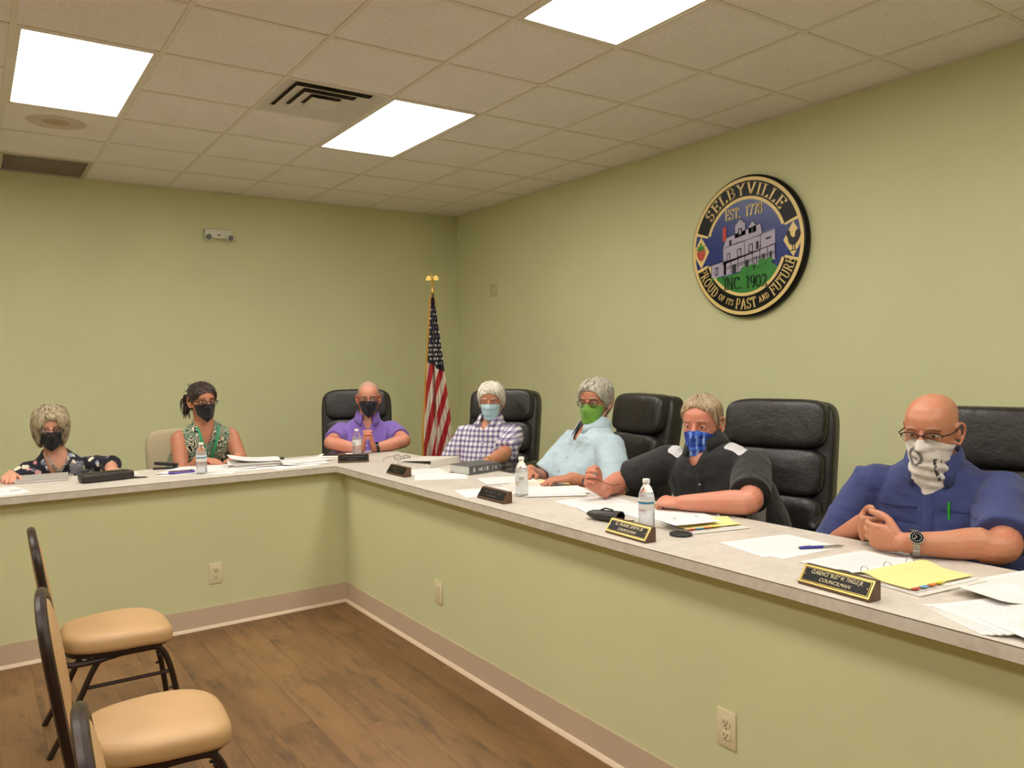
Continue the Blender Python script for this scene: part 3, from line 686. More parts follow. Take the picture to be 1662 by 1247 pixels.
def flag_pt(a, b, back=0):
    """a across 0..1, b down 0..1, in the plane facing the room's open side."""
    z = 1.935 - 1.50 * b
    wl = -.012 - .082 * min(1, b * 1.25) ** .9 - .03 * b; wr = .012 + .10 * b ** .8 + .055 * b
    x = wl + (wr - wl) * a
    amp = .008 + .040 * b
    dep = amp * (sin(2 * pi * (2.6 * a + .12 + .25 * b)) * .8 + .35 * sin(2 * pi * (5.3 * a - .3 * b + .2))) - .03 * b * (1 - (2 * a - 1) ** 2)
    nrm = sr.cross(V((0, 0, 1)))          # away from the room (towards the corner is -nrm)
    q = sr * (x + .02 * b) + V((0, 0, z)) - sr.cross(V((0, 0, 1))).normalized() * 0
    fwd = V((-.567, -.824, 0))
    return q + fwd * (.022 - dep - back)
NA, NB = 90, 170
fm = MB(); idx = lambda i, j, k: k * (NA + 1) * (NB + 1) + j * (NA + 1) + i
vs = [flag_pt(i / NA, j / NB, k * .004) for k in (0, 1) for j in range(NB + 1) for i in range(NA + 1)]
def fcol(a, b):
    p = flag_pt(a, b); x = p.dot(sr); z = p.z
    if z > 1.345 - .42 * (x - .0) - (.0 if x < .02 else .02): return 2
    fold = x > .012 + .012 * sin(9 * z)
    s_ = (x + (.30 if fold else .23) * (1.9 - z) + (.052 if fold else 0)) / .092
    return 0 if (s_ % 1) < .5 else 1
fs = []; mi = []
for j in range(NB):
    for i in range(NA):
        c_ = fcol((i + .5) / NA, (j + .5) / NB)
        fs.append((idx(i, j, 0), idx(i + 1, j, 0), idx(i + 1, j + 1, 0), idx(i, j + 1, 0))); mi.append(c_)
        fs.append((idx(i, j, 1), idx(i, j + 1, 1), idx(i + 1, j + 1, 1), idx(i + 1, j, 1))); mi.append(c_)
for j in range(NB):
    fs.append((idx(0, j, 0), idx(0, j + 1, 0), idx(0, j + 1, 1), idx(0, j, 1))); mi.append(1); fs.append((idx(NA, j, 0), idx(NA, j, 1), idx(NA, j + 1, 1), idx(NA, j + 1, 0))); mi.append(1)
fm.v = vs; fm.f = fs; fm.mi = mi
fm.build('cloth', ['flag_red', 'flag_white', 'flag_navy'], fl, smooth='all')
stm = MB(); fw = V((-.567, -.824, 0))
for rj in range(15):
    for ci in range(8):
        b = .045 + rj * .026; a = .08 + ci * .145 + (.07 if rj % 2 else 0)
        if a > .97: continue
        wdt = flag_pt(1, b).dot(sr) - flag_pt(0, b).dot(sr)
        if wdt < .05 and ci % 3 or (wdt < .11 and ci % 2): continue
        if fcol(a, b + .025) != 2: continue
        p = flag_pt(a, b); ex = (flag_pt(a + .02, b) - p).normalized(); ez = V((0, 0, 1)); rr = .0135; ph = rj * .3
        ring = [p + ex * (rr * (1 if k % 2 == 0 else .42) * sin(k * pi / 5 + ph)) + ez * (rr * (1 if k % 2 == 0 else .42) * cos(k * pi / 5 + ph)) for k in range(10)]
        nn = ex.cross(ez).normalized(); nn = nn if nn.dot(fw) > 0 else -nn
        stm.loft([[q + nn * .0012 for q in ring], [q + nn * .0026 for q in ring]])
stm.build('star', 'flag_white', fl, kind='stuff')
fr = MB()
for j in range(0, NB):
    p = flag_pt(0, j / NB); q = flag_pt(0, (j + 1) / NB)
    fr.loft([[p, p - sr * .016 + fw * .003, p - sr * .016 - fw * .004, p - fw * .004], [q, q - sr * (.016 + .004 * (j % 2)) + fw * .003, q - sr * .016 - fw * .004, q - fw * .004]])
fr.tube([(0, 0, 1.99), sr * -.012 + V((0, 0, 1.93))], [.006, .012], 6); fr.tube([(0, 0, 1.97), sr * .016 + V((0, 0, 1.93)), sr * .03 + V((0, 0, 1.86))], [.004, .004, .006], 6)
fr.build('fringe', 'fringe', fl)
# ------------------------------------------------------------------ chairs (built facing -Y, origin on the floor)
def exec_chair(label):
    t = thing('office_chair', label, 'office chair', (0, 0, 0), 0, 'high backed black office chairs')
    rec = lambda p: V((p.x, p.y + max(0, p.z - .45) * .20, p.z))
    def pill(name, c, a, b, d, e1=.35, e2=.3, nu=40, nv=20, wr=0):
        def fn(p):
            if wr:
                k = noise.noise(V((p.x * 9, p.z * 14, c[2] * 7))) * wr
                p = V((p.x, p.y + k * (1 - abs(p.x / a) ** 4), p.z))
            return p
        mb = MB().superell(c, a, b, d, e1, e2, nu, nv, fn); mb.v = [rec(x) for x in mb.v]
        return mb.build(name, 'leather_black', t, smooth='all')
    pill('seat', (0, -.02, .45), .265, .265, .065, .5, .42, 36, 14)
    pill('back_shell', (0, .245, .80), .266, .062, .362, .25, .35, 48, 28)
    pill('headrest', (0, .185, 1.062), .240, .062, .112, .42, .35, 40, 18, .008)
    pill('back_cushion', (0, .185, .845), .236, .060, .108, .42, .35, 40, 18, .016)
    pill('back_cushion', (0, .185, .625), .236, .068, .122, .42, .35, 40, 18, .02)
    for s_ in (-1, 1):
        pts = crom([(s_ * .27, .20, .50), (s_ * .315, .17, .62), (s_ * .318, .05, .665), (s_ * .318, -.12, .66), (s_ * .312, -.19, .60), (s_ * .285, -.13, .46), (s_ * .22, -.06, .43)], 5)
        MB().tube(pts, .019, 10).build('arm_frame', 'black_plastic', t, smooth=True)
        MB().superell((s_ * .318, -.04, .685), .034, .155, .026, .6, .6, 20, 10).build('arm_pad', 'leather_black', t, smooth='all')
    MB().lathe([(.05, .36), (.04, .30), (.028, .29), (.028, .12), (.04, .10), (.045, .07)], 18).build('gas_column', 'black_plastic', t, smooth=True)
    MB().bx(-.10, .10, -.12, .14, .355, .39).build('tilt_plate', 'black_metal', t, bevel=.006)
    for k in range(5):
        a = 2 * pi * k / 5 + .3; d = V((sin(a), cos(a), 0)); s = V((cos(a), -sin(a), 0))
        rings = [[d * r + s * w_ + V((0, 0, z0)), d * r - s * w_ + V((0, 0, z0)), d * r - s * w_ * .7 + V((0, 0, z1)), d * r + s * w_ * .7 + V((0, 0, z1))] for r, w_, z0, z1 in ((.03, .03, .075, .115), (.18, .024, .07, .098), (.30, .018, .066, .082))]
        g = MB().loft(rings).build('leg', 'black_plastic', t, bevel=.004)
        cs = MB()
        for q in (-1, 1): cs.lathe([(.010, -.009), (.028, -.009), (.028, .009), (.010, .009)], 16, d * .29 + s * (q * .016) + V((0, 0, .029)), (d, V((0, 0, 1)), s))
        cs.tube([d * .29 + V((0, 0, .029)), d * .29 + V((0, 0, .07))], .007, 8).build('caster', 'black_plastic', g, smooth=True)
    return t
def place(t, loc, F): t.location = loc; t.rotation_euler = (0, 0, math.atan2(F[0], -F[1])); return t
def rz(F): return math.atan2(F[0], -F[1])
PZ = .09
ec = exec_chair('black leather office chair behind the man in the purple polo')
ECH = [((2.317, 5.383), (-.41, -.91)), ((2.855, 4.49), (-.845, -.533)), ((2.87, 3.36), (-.985, .17)), ((2.845, 2.27), (-.95, -.30)), ((2.845, 1.325), (-.96, -.26))]
LB = ['black leather office chair behind the man in the purple polo', 'black leather office chair behind the man in the plaid shirt', 'black leather office chair turned sideways behind the man in the light blue polo',
      'black leather office chair, mostly in view, behind the man in the black polo', 'black leather office chair behind the bald man in the navy shirt']
for k, ((x, y), F) in enumerate(ECH):
    if k == 0: place(ec, (x, y, PZ), F)
    else: dup(ec, (x, y, PZ), rz(F), LB[k])

def banquet_chair(label):
    t = thing('banquet_chair', label, 'chair', (0, 0, 0), 0, 'tan and brown banquet chairs')
    out = []
    for k in range(48):
        a = 2 * pi * k / 48; ca, sa = cos(a), sin(a)
        x = .205 * math.copysign(abs(ca) ** .55, ca); y = .215 * math.copysign(abs(sa) ** .62, sa)
        x *= 1.0 - .14 * (y / .215 if y > 0 else 0)
        out.append((x, y - .02))
    prof = [(.93, .385), (.985, .392), (1.0, .405), (1.0, .425), (.99, .438), (.95, .450), (.86, .457), (.6, .462), (.25, .464), (.02, .464)]
    MB().loft([[V((x * k, (y + .02) * k - .02, z - .018 * max(0, -(y * k) / .2) ** 3)) for x, y in out] for k, z in prof]).build('seat', 'vinyl_tan', t, smooth='all')
    MB().loft([[V((x * k, (y + .02) * k - .02, z)) for x, y in out] for k, z in ((.9, .366), (.96, .37), (.96, .386), (.9, .388))]).build('seat_pan', 'frame_brown', t, smooth=True)
    # back: crowned frame of flat tube with an upholstered panel inside
    def bk(x, z): return V((x, .215 + (z - .40) * .14, z))
    half = [(.165, .40), (.182, .50), (.195, .62), (.197, .72), (.180, .80), (.130, .855), (.06, .882), (0, .888)]
    path = [(x, z) for x, z in half] + [(-x, z) for x, z in half[-2::-1]]
    fp = crom([tuple(bk(x, z)) for x, z in path], 4)
    MB().tube(fp, .016, 8, flat=1.0).build('back_frame', 'frame_brown', t, smooth=True)
    inn = [(x * .93, min(z, .60 + (z - .60) * .955)) for x, z in path if z > .45]
    pnl = MB(); ci = [tuple(bk(x, z)) for x, z in inn]; dn = V((0, -1, .14)).normalized()
    cen = V((0, bk(0, .66).y, .66)); R_ = [V(q) for q in crom(ci, 3)]
    pnl.loft([[cen + (q - cen) * k + dn * h for q in R_] for k, h in ((.3, .026), (.7, .024), (.92, .016), (1.0, .006), (1.0, -.006), (.92, -.016), (.7, -.02), (.3, -.021))])
    pnl.build('back_pad', 'vinyl_tan', t, smooth='all')
    for s_ in (-1, 1):
        # side frame: an inverted U, front leg - rail - rear leg
        x = s_ * .165
        pts = crom([(x * 1.06, -.245, .0), (x * 1.03, -.215, .22), (x, -.175, .345), (x, -.11, .368), (x, .04, .358), (x, .085, .325), (x * 1.04, .16, .17), (x * 1.08, .255, .0)], 5)
        n_ = len(pts); cut = [i for i, p in enumerate(pts) if p[1] > -.176][0]; cut2 = [i for i, p in enumerate(pts) if p[1] > .05][0]
        MB().tube(pts[:cut + 1], .0125, 8).build('leg', 'frame_brown', t, smooth=True)
        MB().tube(pts[cut:cut2 + 1], .0125, 8).build('side_rail', 'frame_brown', t, smooth=True)
        MB().tube(pts[cut2:], .0125, 8).build('leg', 'frame_brown', t, smooth=True)
        MB().tube([(x * 1.02, -.203, .25), (x * 1.02, .125, .25)], .008, 8).build('stretcher', 'frame_brown', t, smooth=True)
        MB().tube(crom([tuple(bk(s_ * .165, .40)), (s_ * .165, .19, .362), (s_ * .165, .12, .352), (s_ * .165, .0, .362)], 4), .0125, 8).build('back_bracket', 'frame_brown', t, smooth=True)
        bp = MB()
        for i in (4, 9): p = V(pts[i]); MB().tube([p + V((0, .008, 0)), p + V((0, .024, 0))], .006, 6).build('bumper', 'rubber_black', t)
    MB().tube([(-.165, .10, .348), (.165, .10, .348)], .009, 8).build('cross_bar', 'frame_brown', t, smooth=True)
    return t
bc = banquet_chair('tan banquet chair with brown frame, whole, nearest the outlet')
bc.location = (.445, 3.56, 0); bc.rotation_euler = (0, 0, rz(V((1, -.02, 0)))); bc.scale = (.94,) * 3
for o_ in (dup(bc, (.41, 2.53, 0), rz(V((.996, -.085, 0))), 'tan banquet chair standing between two others, its seat in view'),
           dup(bc, (.41, 1.585, 0), rz(V((.995, -.075, 0))), 'banquet chair of which only the back top shows, end of the row')): o_.scale = (.94,) * 3
def beige_chair(loc, F, label, top):
    t = thing('task_chair', label, 'chair', loc, rz(V(F)), 'beige task chairs')
    MB().superell((0, 0, .44), .235, .225, .045, .5, .5, 30, 12).build('seat', 'fabric_beige', t, smooth='all')
    MB().superell((0, .235, top - .20), .205, .035, .20, .45, .5, 36, 18, lambda p: V((p.x, p.y + p.z * .12 - .05 * (1 - (p.x / .205) ** 2) * .5, p.z))).build('backrest', 'fabric_beige', t, smooth='all')
    MB().tube(crom([(0, .22, top - .22), (0, .26, .52), (0, .20, .40), (0, .0, .39)], 5), .018, 10).build('back_post', 'black_plastic', t, smooth=True)
    MB().lathe([(.03, .40), (.025, .12), (.04, .09)], 16).build('gas_column', 'black_plastic', t, smooth=True)
    for k in range(5):
        a = 2 * pi * k / 5; d = V((sin(a), cos(a), 0))
        g = MB().tube([d * .03 + V((0, 0, .09)), d * .27 + V((0, 0, .07))], [.022, .014], 8).build('leg', 'black_plastic', t, smooth=True)
        MB().superell(d * .27 + V((0, 0, .028)), .026, .026, .028, 1, 1, 12, 8).build('caster', 'black_plastic', g, smooth=True)
beige_chair((1.19, 5.55, PZ), (.10, -.99, 0), 'beige task chair behind the woman in the paisley top', .945)
beige_chair((.40, 5.58, PZ), (0, -1, 0), 'beige task chair hidden behind the woman in the floral blouse', .70)
# ------------------------------------------------------------------ people
def remesh(mb, voxel, it=3):
    me = bpy.data.meshes.new('r'); me.from_pydata(mb.v, [], mb.f)
    bm = bmesh.new(); bm.from_mesh(me); bmesh.ops.recalc_face_normals(bm, faces=bm.faces); bm.to_mesh(me); bm.free()
    ob = bpy.data.objects.new('r', me); C.objects.link(ob)
    m_ = ob.modifiers.new('r', 'REMESH'); m_.mode = 'VOXEL'; m_.voxel_size = voxel
    s_ = ob.modifiers.new('s', 'SMOOTH'); s_.factor = .5; s_.iterations = it
    bpy.context.view_layer.update()
    ev = bpy.data.meshes.new_from_object(ob.evaluated_get(bpy.context.evaluated_depsgraph_get()))
    out = MB(); out.v = [v.co.copy() for v in ev.vertices]; out.f = [tuple(p.vertices) for p in ev.polygons]; out.mi = [0] * len(out.f)
    out.nrm = [v.normal.copy() for v in ev.vertices]
    bpy.data.objects.remove(ob); bpy.data.meshes.remove(me); bpy.data.meshes.remove(ev); return out
HEADT = [(-.120, .016, .084, .050), (-.112, .032, .098, .022), (-.095, .046, .101, -.012), (-.075, .055, .097, -.032), (-.052, .061, .094, -.055), (-.028, .067, .094, -.078), (0, .071, .091, -.093),
         (.026, .073, .098, -.100), (.055, .0725, .093, -.101), (.080, .065, .075, -.090), (.098, .051, .050, -.070), (.110, .033, .024, -.045), (.117, .006, -.006, -.016)]
def smooth_rim(vs, fs, it=14):
    cnt = {}
    for f_ in fs:
        for a, b in zip(f_, f_[1:] + f_[:1]): cnt[(min(a, b), max(a, b))] = cnt.get((min(a, b), max(a, b)), 0) + 1
    nb_ = {}
    for (a, b), k in cnt.items():
        if k == 1: nb_.setdefault(a, []).append(b); nb_.setdefault(b, []).append(a)
    for _ in range(it):
        new = {i: (vs[i] + sum((vs[j] for j in n_), V()) / len(n_)) / 2 for i, n_ in nb_.items()}
        for i, q in new.items(): vs[i] = q
def hrow(z):
    T = HEADT
    if z <= T[0][0]: return T[0][1:]
    for a, b in zip(T, T[1:]):
        if z <= b[0]:
            k = (z - a[0]) / (b[0] - a[0]); return tuple(a[i] + (b[i] - a[i]) * k for i in (1, 2, 3))
    return T[-1][1:]
def hpt(z, ph, off=0.0):
    """point on the head: x left, y forward, z up; ph 0 = face, +90 = wearer's left."""
    hw, f, b = hrow(z); m = (f + b) / 2; h = (f - b) / 2; e = .88
    s_, c_ = sin(ph), cos(ph)
    p = V((hw * math.copysign(abs(s_) ** e, s_), m + h * math.copysign(abs(c_) ** e, c_), z))
    if abs(ph) < .9:                          # eye sockets
        p.y -= .011 * math.exp(-((abs(ph) - .36) / .17) ** 2 - ((z - .0) / .016) ** 2)
    if off:
        d = p - V((0, -.004, .0)); d.normalize(); p = p + d * off
    return p
def over_top(p, m=0.0):
    return p[0] < BXc + m and p[1] < BYc + m and (p[0] > FXc - m or p[1] > FYc - m)
def rest(p, r):
    """limb point kept on top of the counter it rests on."""
    p = V(p)
    if over_top(p, r * .9) and p.z - r < CT and p.z > CT - .16: p.z = CT + r + .0006
    return p
class Person:
    def __init__(s, label, hip, F, S, eye, HF, skin, build=1.0, belly=0.0, hs=1.0, pitch=0, roll=0, wid=1.0):
        s.F = V(F).normalized(); s.U = V((0, 0, 1)); s.L = s.U.cross(s.F); s.hip = V(hip) + V(F).normalized() * .045; s.S = V(S); s.skin = skin; s.build = build; s.belly = belly; s.hs = hs; s.wid = wid
        s.loc = V((s.hip.x, s.hip.y, PZ)); s.root = thing('person', label, 'person', s.loc)
        hf = V(HF).normalized(); hf = (hf + V((0, 0, math.tan(rad(pitch))))).normalized(); hl = V((0, 0, 1)).cross(hf).normalized(); hu = hf.cross(hl)
        rr = Matrix.Rotation(rad(roll), 3, hf); s.hl = rr @ hl; s.hu = rr @ hu; s.hf = hf
        s.O = V(eye) - s.hf * .085 * hs
        s.bodyparts = []; s.sh = {}; s.arms = {}
    def H(s, p): return s.O + (s.hl * p[0] + s.hf * p[1] + s.hu * p[2]) * s.hs
    def part(s, mb, name, mat, smooth=True, parent=None, **kw): return mb.build(name, mat, parent or s.root, origin=s.loc, smooth=smooth, **kw)
    # torso sections along a bent spine
    def spine(s, t):
        P0 = s.hip + V((0, 0, .0)); P3 = s.S; ln = (P3 - P0).length
        P1 = P0 + V((0, 0, ln * .38)) - s.F * .03; P2 = P3 - (V((0, 0, 1)) * .8 + s.F * .25).normalized() * ln * .3
        u = 1 - t; return P0 * u ** 3 + P1 * 3 * u * u * t + P2 * 3 * u * t * t + P3 * t ** 3
    def torso(s, inf=0.0, neck=True, top=1.0):
        B = s.build; rows = [(-.12, .165, .12, 0), (.0, .175, .125, .2), (.18, .172, .122, .8), (.36, .168, .118, 1), (.54, .170, .116, .75), (.72, .180, .115, .3), (.84, .180, .108, .05), (.93, .164, .096, 0), (1.01, .132, .082, 0), (1.08, .092, .070, 0), (1.13, .068, .062, 0), (1.16, .060, .058, 0)]
        rings = []
        for t, hw, hd, bl in rows:
            if t < 0: c = s.hip + V((0, 0, t * .45)); d = V((0, 0, 1))
            elif t <= 1: c = s.spine(t); d = (s.spine(min(1, t + .03)) - s.spine(max(0, t - .03))).normalized()
            else:
                d = (s.spine(1) - s.spine(.95)).normalized(); nd = (s.neck() - s.S).normalized(); c = s.S + nd * (t - 1) * .55; d = (d + nd).normalized()
            fwd = (s.F - d * s.F.dot(d)).normalized(); lf = d.cross(fwd) * -1; lf = s.L - d * s.L.dot(d); lf.normalize()
            kk = B if t <= 1 else 1 + (B - 1) * .6
            ii = inf * (.35 if t > 1.08 else 1); a_, b_ = hw * kk * s.wid + ii, hd * kk + ii; bel = bl * s.belly
            ring = []
            for k in range(32):
                q = 2 * pi * k / 32; sx, cy = sin(q), cos(q)
                e = .8 if t > .3 else .9
                y_ = b_ * math.copysign(abs(cy) ** e, cy)
                if cy > 0: y_ += bel * cy ** .8
                ring.append(c + lf * (a_ * math.copysign(abs(sx) ** e, sx)) + fwd * y_)
            rings.append(ring)
        return rings
    def neck(s): return s.H((0, -.022, -.045))
    def shoulder(s, side, drop=0): return s.S + s.L * (side * .163 * s.build * s.wid) - V((0, 0, .032 + drop))
    def arm(s, side, wrist, pole, hd, hn, curls, ua=.295, fa=.262, thumb=.3, hsz=1.0, spread=0.0):
        """side +1 = left. curls: per finger (a1,a2,a3) degrees."""
        A = s.shoulder(side); W_ = V(wrist); d = W_ - A; L_ = min(d.length, ua + fa - .006); dn = d.normalized()
        if d.length > ua + fa - .006: W_ = A + dn * L_
        x = (ua * ua - fa * fa + L_ * L_) / (2 * L_); h = math.sqrt(max(0, ua * ua - x * x))
        pv = V(pole) - A; pv = pv - dn * pv.dot(dn); pv.normalize(); E_ = A + dn * x + pv * h
        def bad(E2):
            tot = 0.0
            for a_, b_, r0, r1 in ((A, E2, .055, .042), (E2, W_, .044, .028)):
                for k in range(9):
                    q = a_.lerp(b_, k / 8); r_ = (r0 + (r1 - r0) * k / 8) * s.build ** .8
                    if over_top(q, r_): tot += max(0, min(CT + r_ - q.z, q.z + r_ - (CT - .036)))
            return tot
        best = None
        for k in range(0, 37):
            for sg in ((1, -1) if k else (1,)):
                E2 = A + dn * x + (Matrix.Rotation(rad(4 * k * sg), 3, dn) @ pv) * h; sc_ = bad(E2) * 9 + k * .05
                if best is None or sc_ < best[0]: best = (sc_, E2)
        E_ = best[1]
        s.arms[side] = (A, E_, W_); B = s.build ** .8
        up = crom([tuple(A - (E_ - A).normalized() * .0) + (.058 * B,), tuple(A.lerp(E_, .35)) + (.053 * B,), tuple(A.lerp(E_, .75)) + (.045 * B,), tuple(E_) + (.042 * B,), tuple(E_.lerp(W_, .25)) + (.044 * B,), tuple(E_.lerp(W_, .6)) + (.036 * B,), tuple(W_) + (.027 * B,)], 4)
        s.armmesh = MB().tube([rest(p[:3], p[3]) for p in up], [p[3] for p in up], 16, rnd=True)
        hd = V(hd).normalized(); hn = V(hn); hn = (hn - hd * hn.dot(hd)).normalized()
        tl = hd.cross(hn) if side < 0 else hn.cross(hd); g = hsz; m = s.armmesh
        rings = []
        for u, w_, t_, o in ((-.035, .024, .021, 0), (.0, .027, .020, 0), (.03, .036, .019, 0), (.06, .041, .016, 0), (.088, .041, .013, .001), (.099, .034, .010, .002)):
            c = W_ + hd * u * g
            c = rest(c, t_ * g * 1.15 if abs(hn.z) > .5 else .012)
            rings.append([c + tl * (w_ * g * cos(q)) + hn * (t_ * g * sin(q) * (1.15 if sin(q) > 0 else .9)) for q in [2 * pi * k / 16 for k in range(16)]])
        m.loft(rings)
        nails = []
        for i, (of, ln, r_) in enumerate(((.0305, .072, .0088), (.0105, .081, .009), (-.0105, .075, .0087), (-.029, .058, .0077))):
            c1, c2, c3 = [rad(q) for q in curls[i]]; sp_ = spread * (1.5 - i)
            p = W_ + hd * (.088 - .006 * (i == 3) - .003 * (i == 0)) * g + tl * of * g - hn * .001; pts = [tuple(p - hd * .02) + (r_ * g,), tuple(p) + (r_ * 1.08 * g,)]; a = 0
            for ang, fr_ in ((c1, .45), (c2, .30), (c3, .25)):
                a += ang; dd = (hd * cos(a) + hn * sin(a) + tl * sp_).normalized(); p = p + dd * ln * fr_ * g; pts.append(tuple(p) + (r_ * (.98 if fr_ > .26 else .80) * g,))
            pp = crom(pts, 3); m.tube([rest(q[:3], q[3]) for q in pp], [q[3] for q in pp], 10, rnd=True)
        th = thumb; p = W_ + hd * .022 * g + tl * .024 * g; pts = [tuple(p) + (.0135 * g,)]
        for dd, ln in (((hd * .72 + tl * (.75 - .3 * th) + hn * (.25 + .4 * th)), .045), ((hd * .9 + tl * (.35 - .55 * th) + hn * (.15 + .5 * th)), .036), ((hd * .95 + tl * (.15 - .7 * th) + hn * (.1 + .4 * th)), .027)):
            p = p + dd.normalized() * ln * g; pts.append(tuple(p) + ((.0115 if ln > .03 else .0085) * g,))
        pp = crom(pts, 3); m.tube([rest(q[:3], q[3]) for q in pp], [q[3] for q in pp], 10, rnd=True)
        s.bodyparts.append(remesh(m, .0032, 2)); return s
    def finish_body(s, ears=True):
        m = MB(); m.loft(s.torso())
        nb = s.S + V((0, 0, .01)); nt = s.H((0, -.022, -.045))
        m.tube([nb, nb.lerp(nt, .5), nt], [.066 * s.build ** .7, .058 * s.build ** .7, .056], 16, rnd=True)
        for sd in (-1, 1):
            hp = s.hip + s.L * (sd * .095) + V((0, 0, .03)); kn = hp + s.F * .38 + V((0, 0, -.01)) + s.L * (sd * .03); an = V((kn.x, kn.y, PZ + .09)) + s.F * .02
            pp = crom([tuple(hp) + (.088,), tuple(hp.lerp(kn, .5)) + (.078,), tuple(kn) + (.056,), tuple(kn.lerp(an, .4)) + (.053,), tuple(an) + (.036,)], 4)
            m.tube([q[:3] for q in pp], [q[3] for q in pp], 12, rnd=True); s.sh[sd] = (hp, kn, an)
            if sd not in s.arms:                  # arm hanging out of sight gets a plain path below the counter
                pass
        lo = remesh(m, .010, 4)
        h = MB(); rings = []
        for k in range(34):
            z = -.120 + .237 * k / 33
            rings.append([s.H(hpt(z, 2 * pi * j / 40)) for j in range(40)])
        h.loft(rings)
        h.tube([s.H((0, .092, .012)), s.H((0, .104, -.012)), s.H((0, .116, -.036)), s.H((0, .100, -.046))], [.008 * s.hs, .011 * s.hs, .0145 * s.hs, .010 * s.hs], 10, rnd=True)
        for sd in (-1, 1):
            h.superell(s.H((sd * .012, .103, -.042)), .009, .009, .008, 1, 1, 10, 8)
            h.tube([s.H((sd * .014, .094, .020)), s.H((sd * .034, .093, .023)), s.H((sd * .052, .078, .018))], [.003, .004, .003], 8, rnd=True)   # brow ridge
            # ears
            er = [s.H((sd * (.070 + a), b, c)) for a, b, c in ((.002, .012, -.034), (.010, .006, -.040), (.014, -.010, -.028), (.019, -.022, -.004), (.019, -.018, .018), (.012, -.003, .025), (.005, .010, .014))]
            h.tube(crom([tuple(q) for q in er], 3), .0052 * s.hs, 8, rnd=True)
            h.superell(s.H((sd * .074, -.003, -.006)), .010, .012, .022, 1, 1, 12, 8)
        h.tube([s.H((-.022, .098, -.072)), s.H((0, .104, -.071)), s.H((.022, .098, -.072))], [.004, .0075, .004], 8, rnd=True)       # lips
        h.tube([nb.lerp(nt, .35), nt, s.H((0, -.03, -.02))], [.057 * s.build ** .6, .056, .05], 16, rnd=True)
        hi = remesh(h, .0036, 2)
        b = MB()
        for p in [lo, hi] + s.bodyparts: b.add(p.v, p.f)
        s.headbvh = BVHTree.FromPolygons(hi.v, hi.f); s.bodybvh = BVHTree.FromPolygons(lo.v, lo.f)
        s.body = s.part(b, 'body', s.skin, smooth='all')
        for sd in (-1, 1):
            e = s.H((sd * .0315, .0775, .001))
            ax = (s.hl, s.hu, (s.hf + s.hl * 0).normalized())
            ey = s.part(MB().superell((0, 0, 0), .0118, .0118, .0118, 1, 1, 14, 10), 'eye', 'eye_white', 'all'); ey.data.transform(Matrix.Translation(e))
            ir = MB().lathe([(.0001, .0121), (.003, .0120), (.0055, .0112), (.0056, .010)], 12, (0, 0, 0), ax); ir.v = [x + e for x in ir.v]; s.part(ir, 'iris', 'iris', 'all', ey)
            ld = MB()
            g = [[s.H((sd * .0315, .0775, .001)) + (s.hl * (.0136 * cos(u) * sin(v)) + s.hf * (.0136 * sin(u) * sin(v) * 1.0) + s.hu * (.0136 * cos(v))) * s.hs for u in [pi * i / 10 for i in range(11)]] for v in [rad(8 + 66 * j / 6) for j in range(7)]]
            ld.loft(g, False, False); s.part(ld, 'eyelid', s.skin, 'all')
            g = [[s.H((sd * .0315, .0775, .001)) + (s.hl * (.0136 * cos(u) * sin(v)) + s.hf * (.0136 * sin(u) * sin(v)) + s.hu * (.0136 * cos(v))) * s.hs for u in [pi * i / 10 for i in range(11)]] for v in [rad(108 + 64 * j / 6) for j in range(7)]]
            s.part(MB().loft(g, False, False), 'eyelid', s.skin, 'all')
    def brows(s, mat, thick=.0034):
        for sd in (-1, 1):
            s.part(MB().tube([s.H((sd * .014, .0985, .0245)), s.H((sd * .032, .0985, .0280)), s.H((sd * .052, .0830, .0235))], [thick, thick * 1.2, thick * .5], 8, flat=.7), 'eyebrow', mat, 'all')
    def legs(s, mat):
        t = MB(); hipm = MB()
        t.loft([r for r in s.torso(.012)[:4]])
        for sd in (-1, 1):
            hp, kn, an = s.sh[sd]; pp = crom([tuple(hp) + (.102,), tuple(hp.lerp(kn, .5)) + (.09,), tuple(kn) + (.072,), tuple(kn.lerp(an, .5)) + (.066,), tuple(an) + (.058,)], 4)
            t.tube([q[:3] for q in pp], [q[3] for q in pp], 12, rnd=True)
        r_ = remesh(t, .012, 3); s.part(r_, 'trousers', mat, 'all')
        for sd in (-1, 1):
            an = s.sh[sd][2]; g = V((an.x, an.y, PZ))
            s.part(MB().superell(g + s.F * .07 + V((0, 0, .042)), .047, .047, .042, .7, .8, 18, 10, lambda p: s.L * p.x + s.F * p.y * 2.9 + V((0, 0, p.z * (1.15 if p.y < 0 else .9)))), 'shoe', 'shoe_dark', 'all')
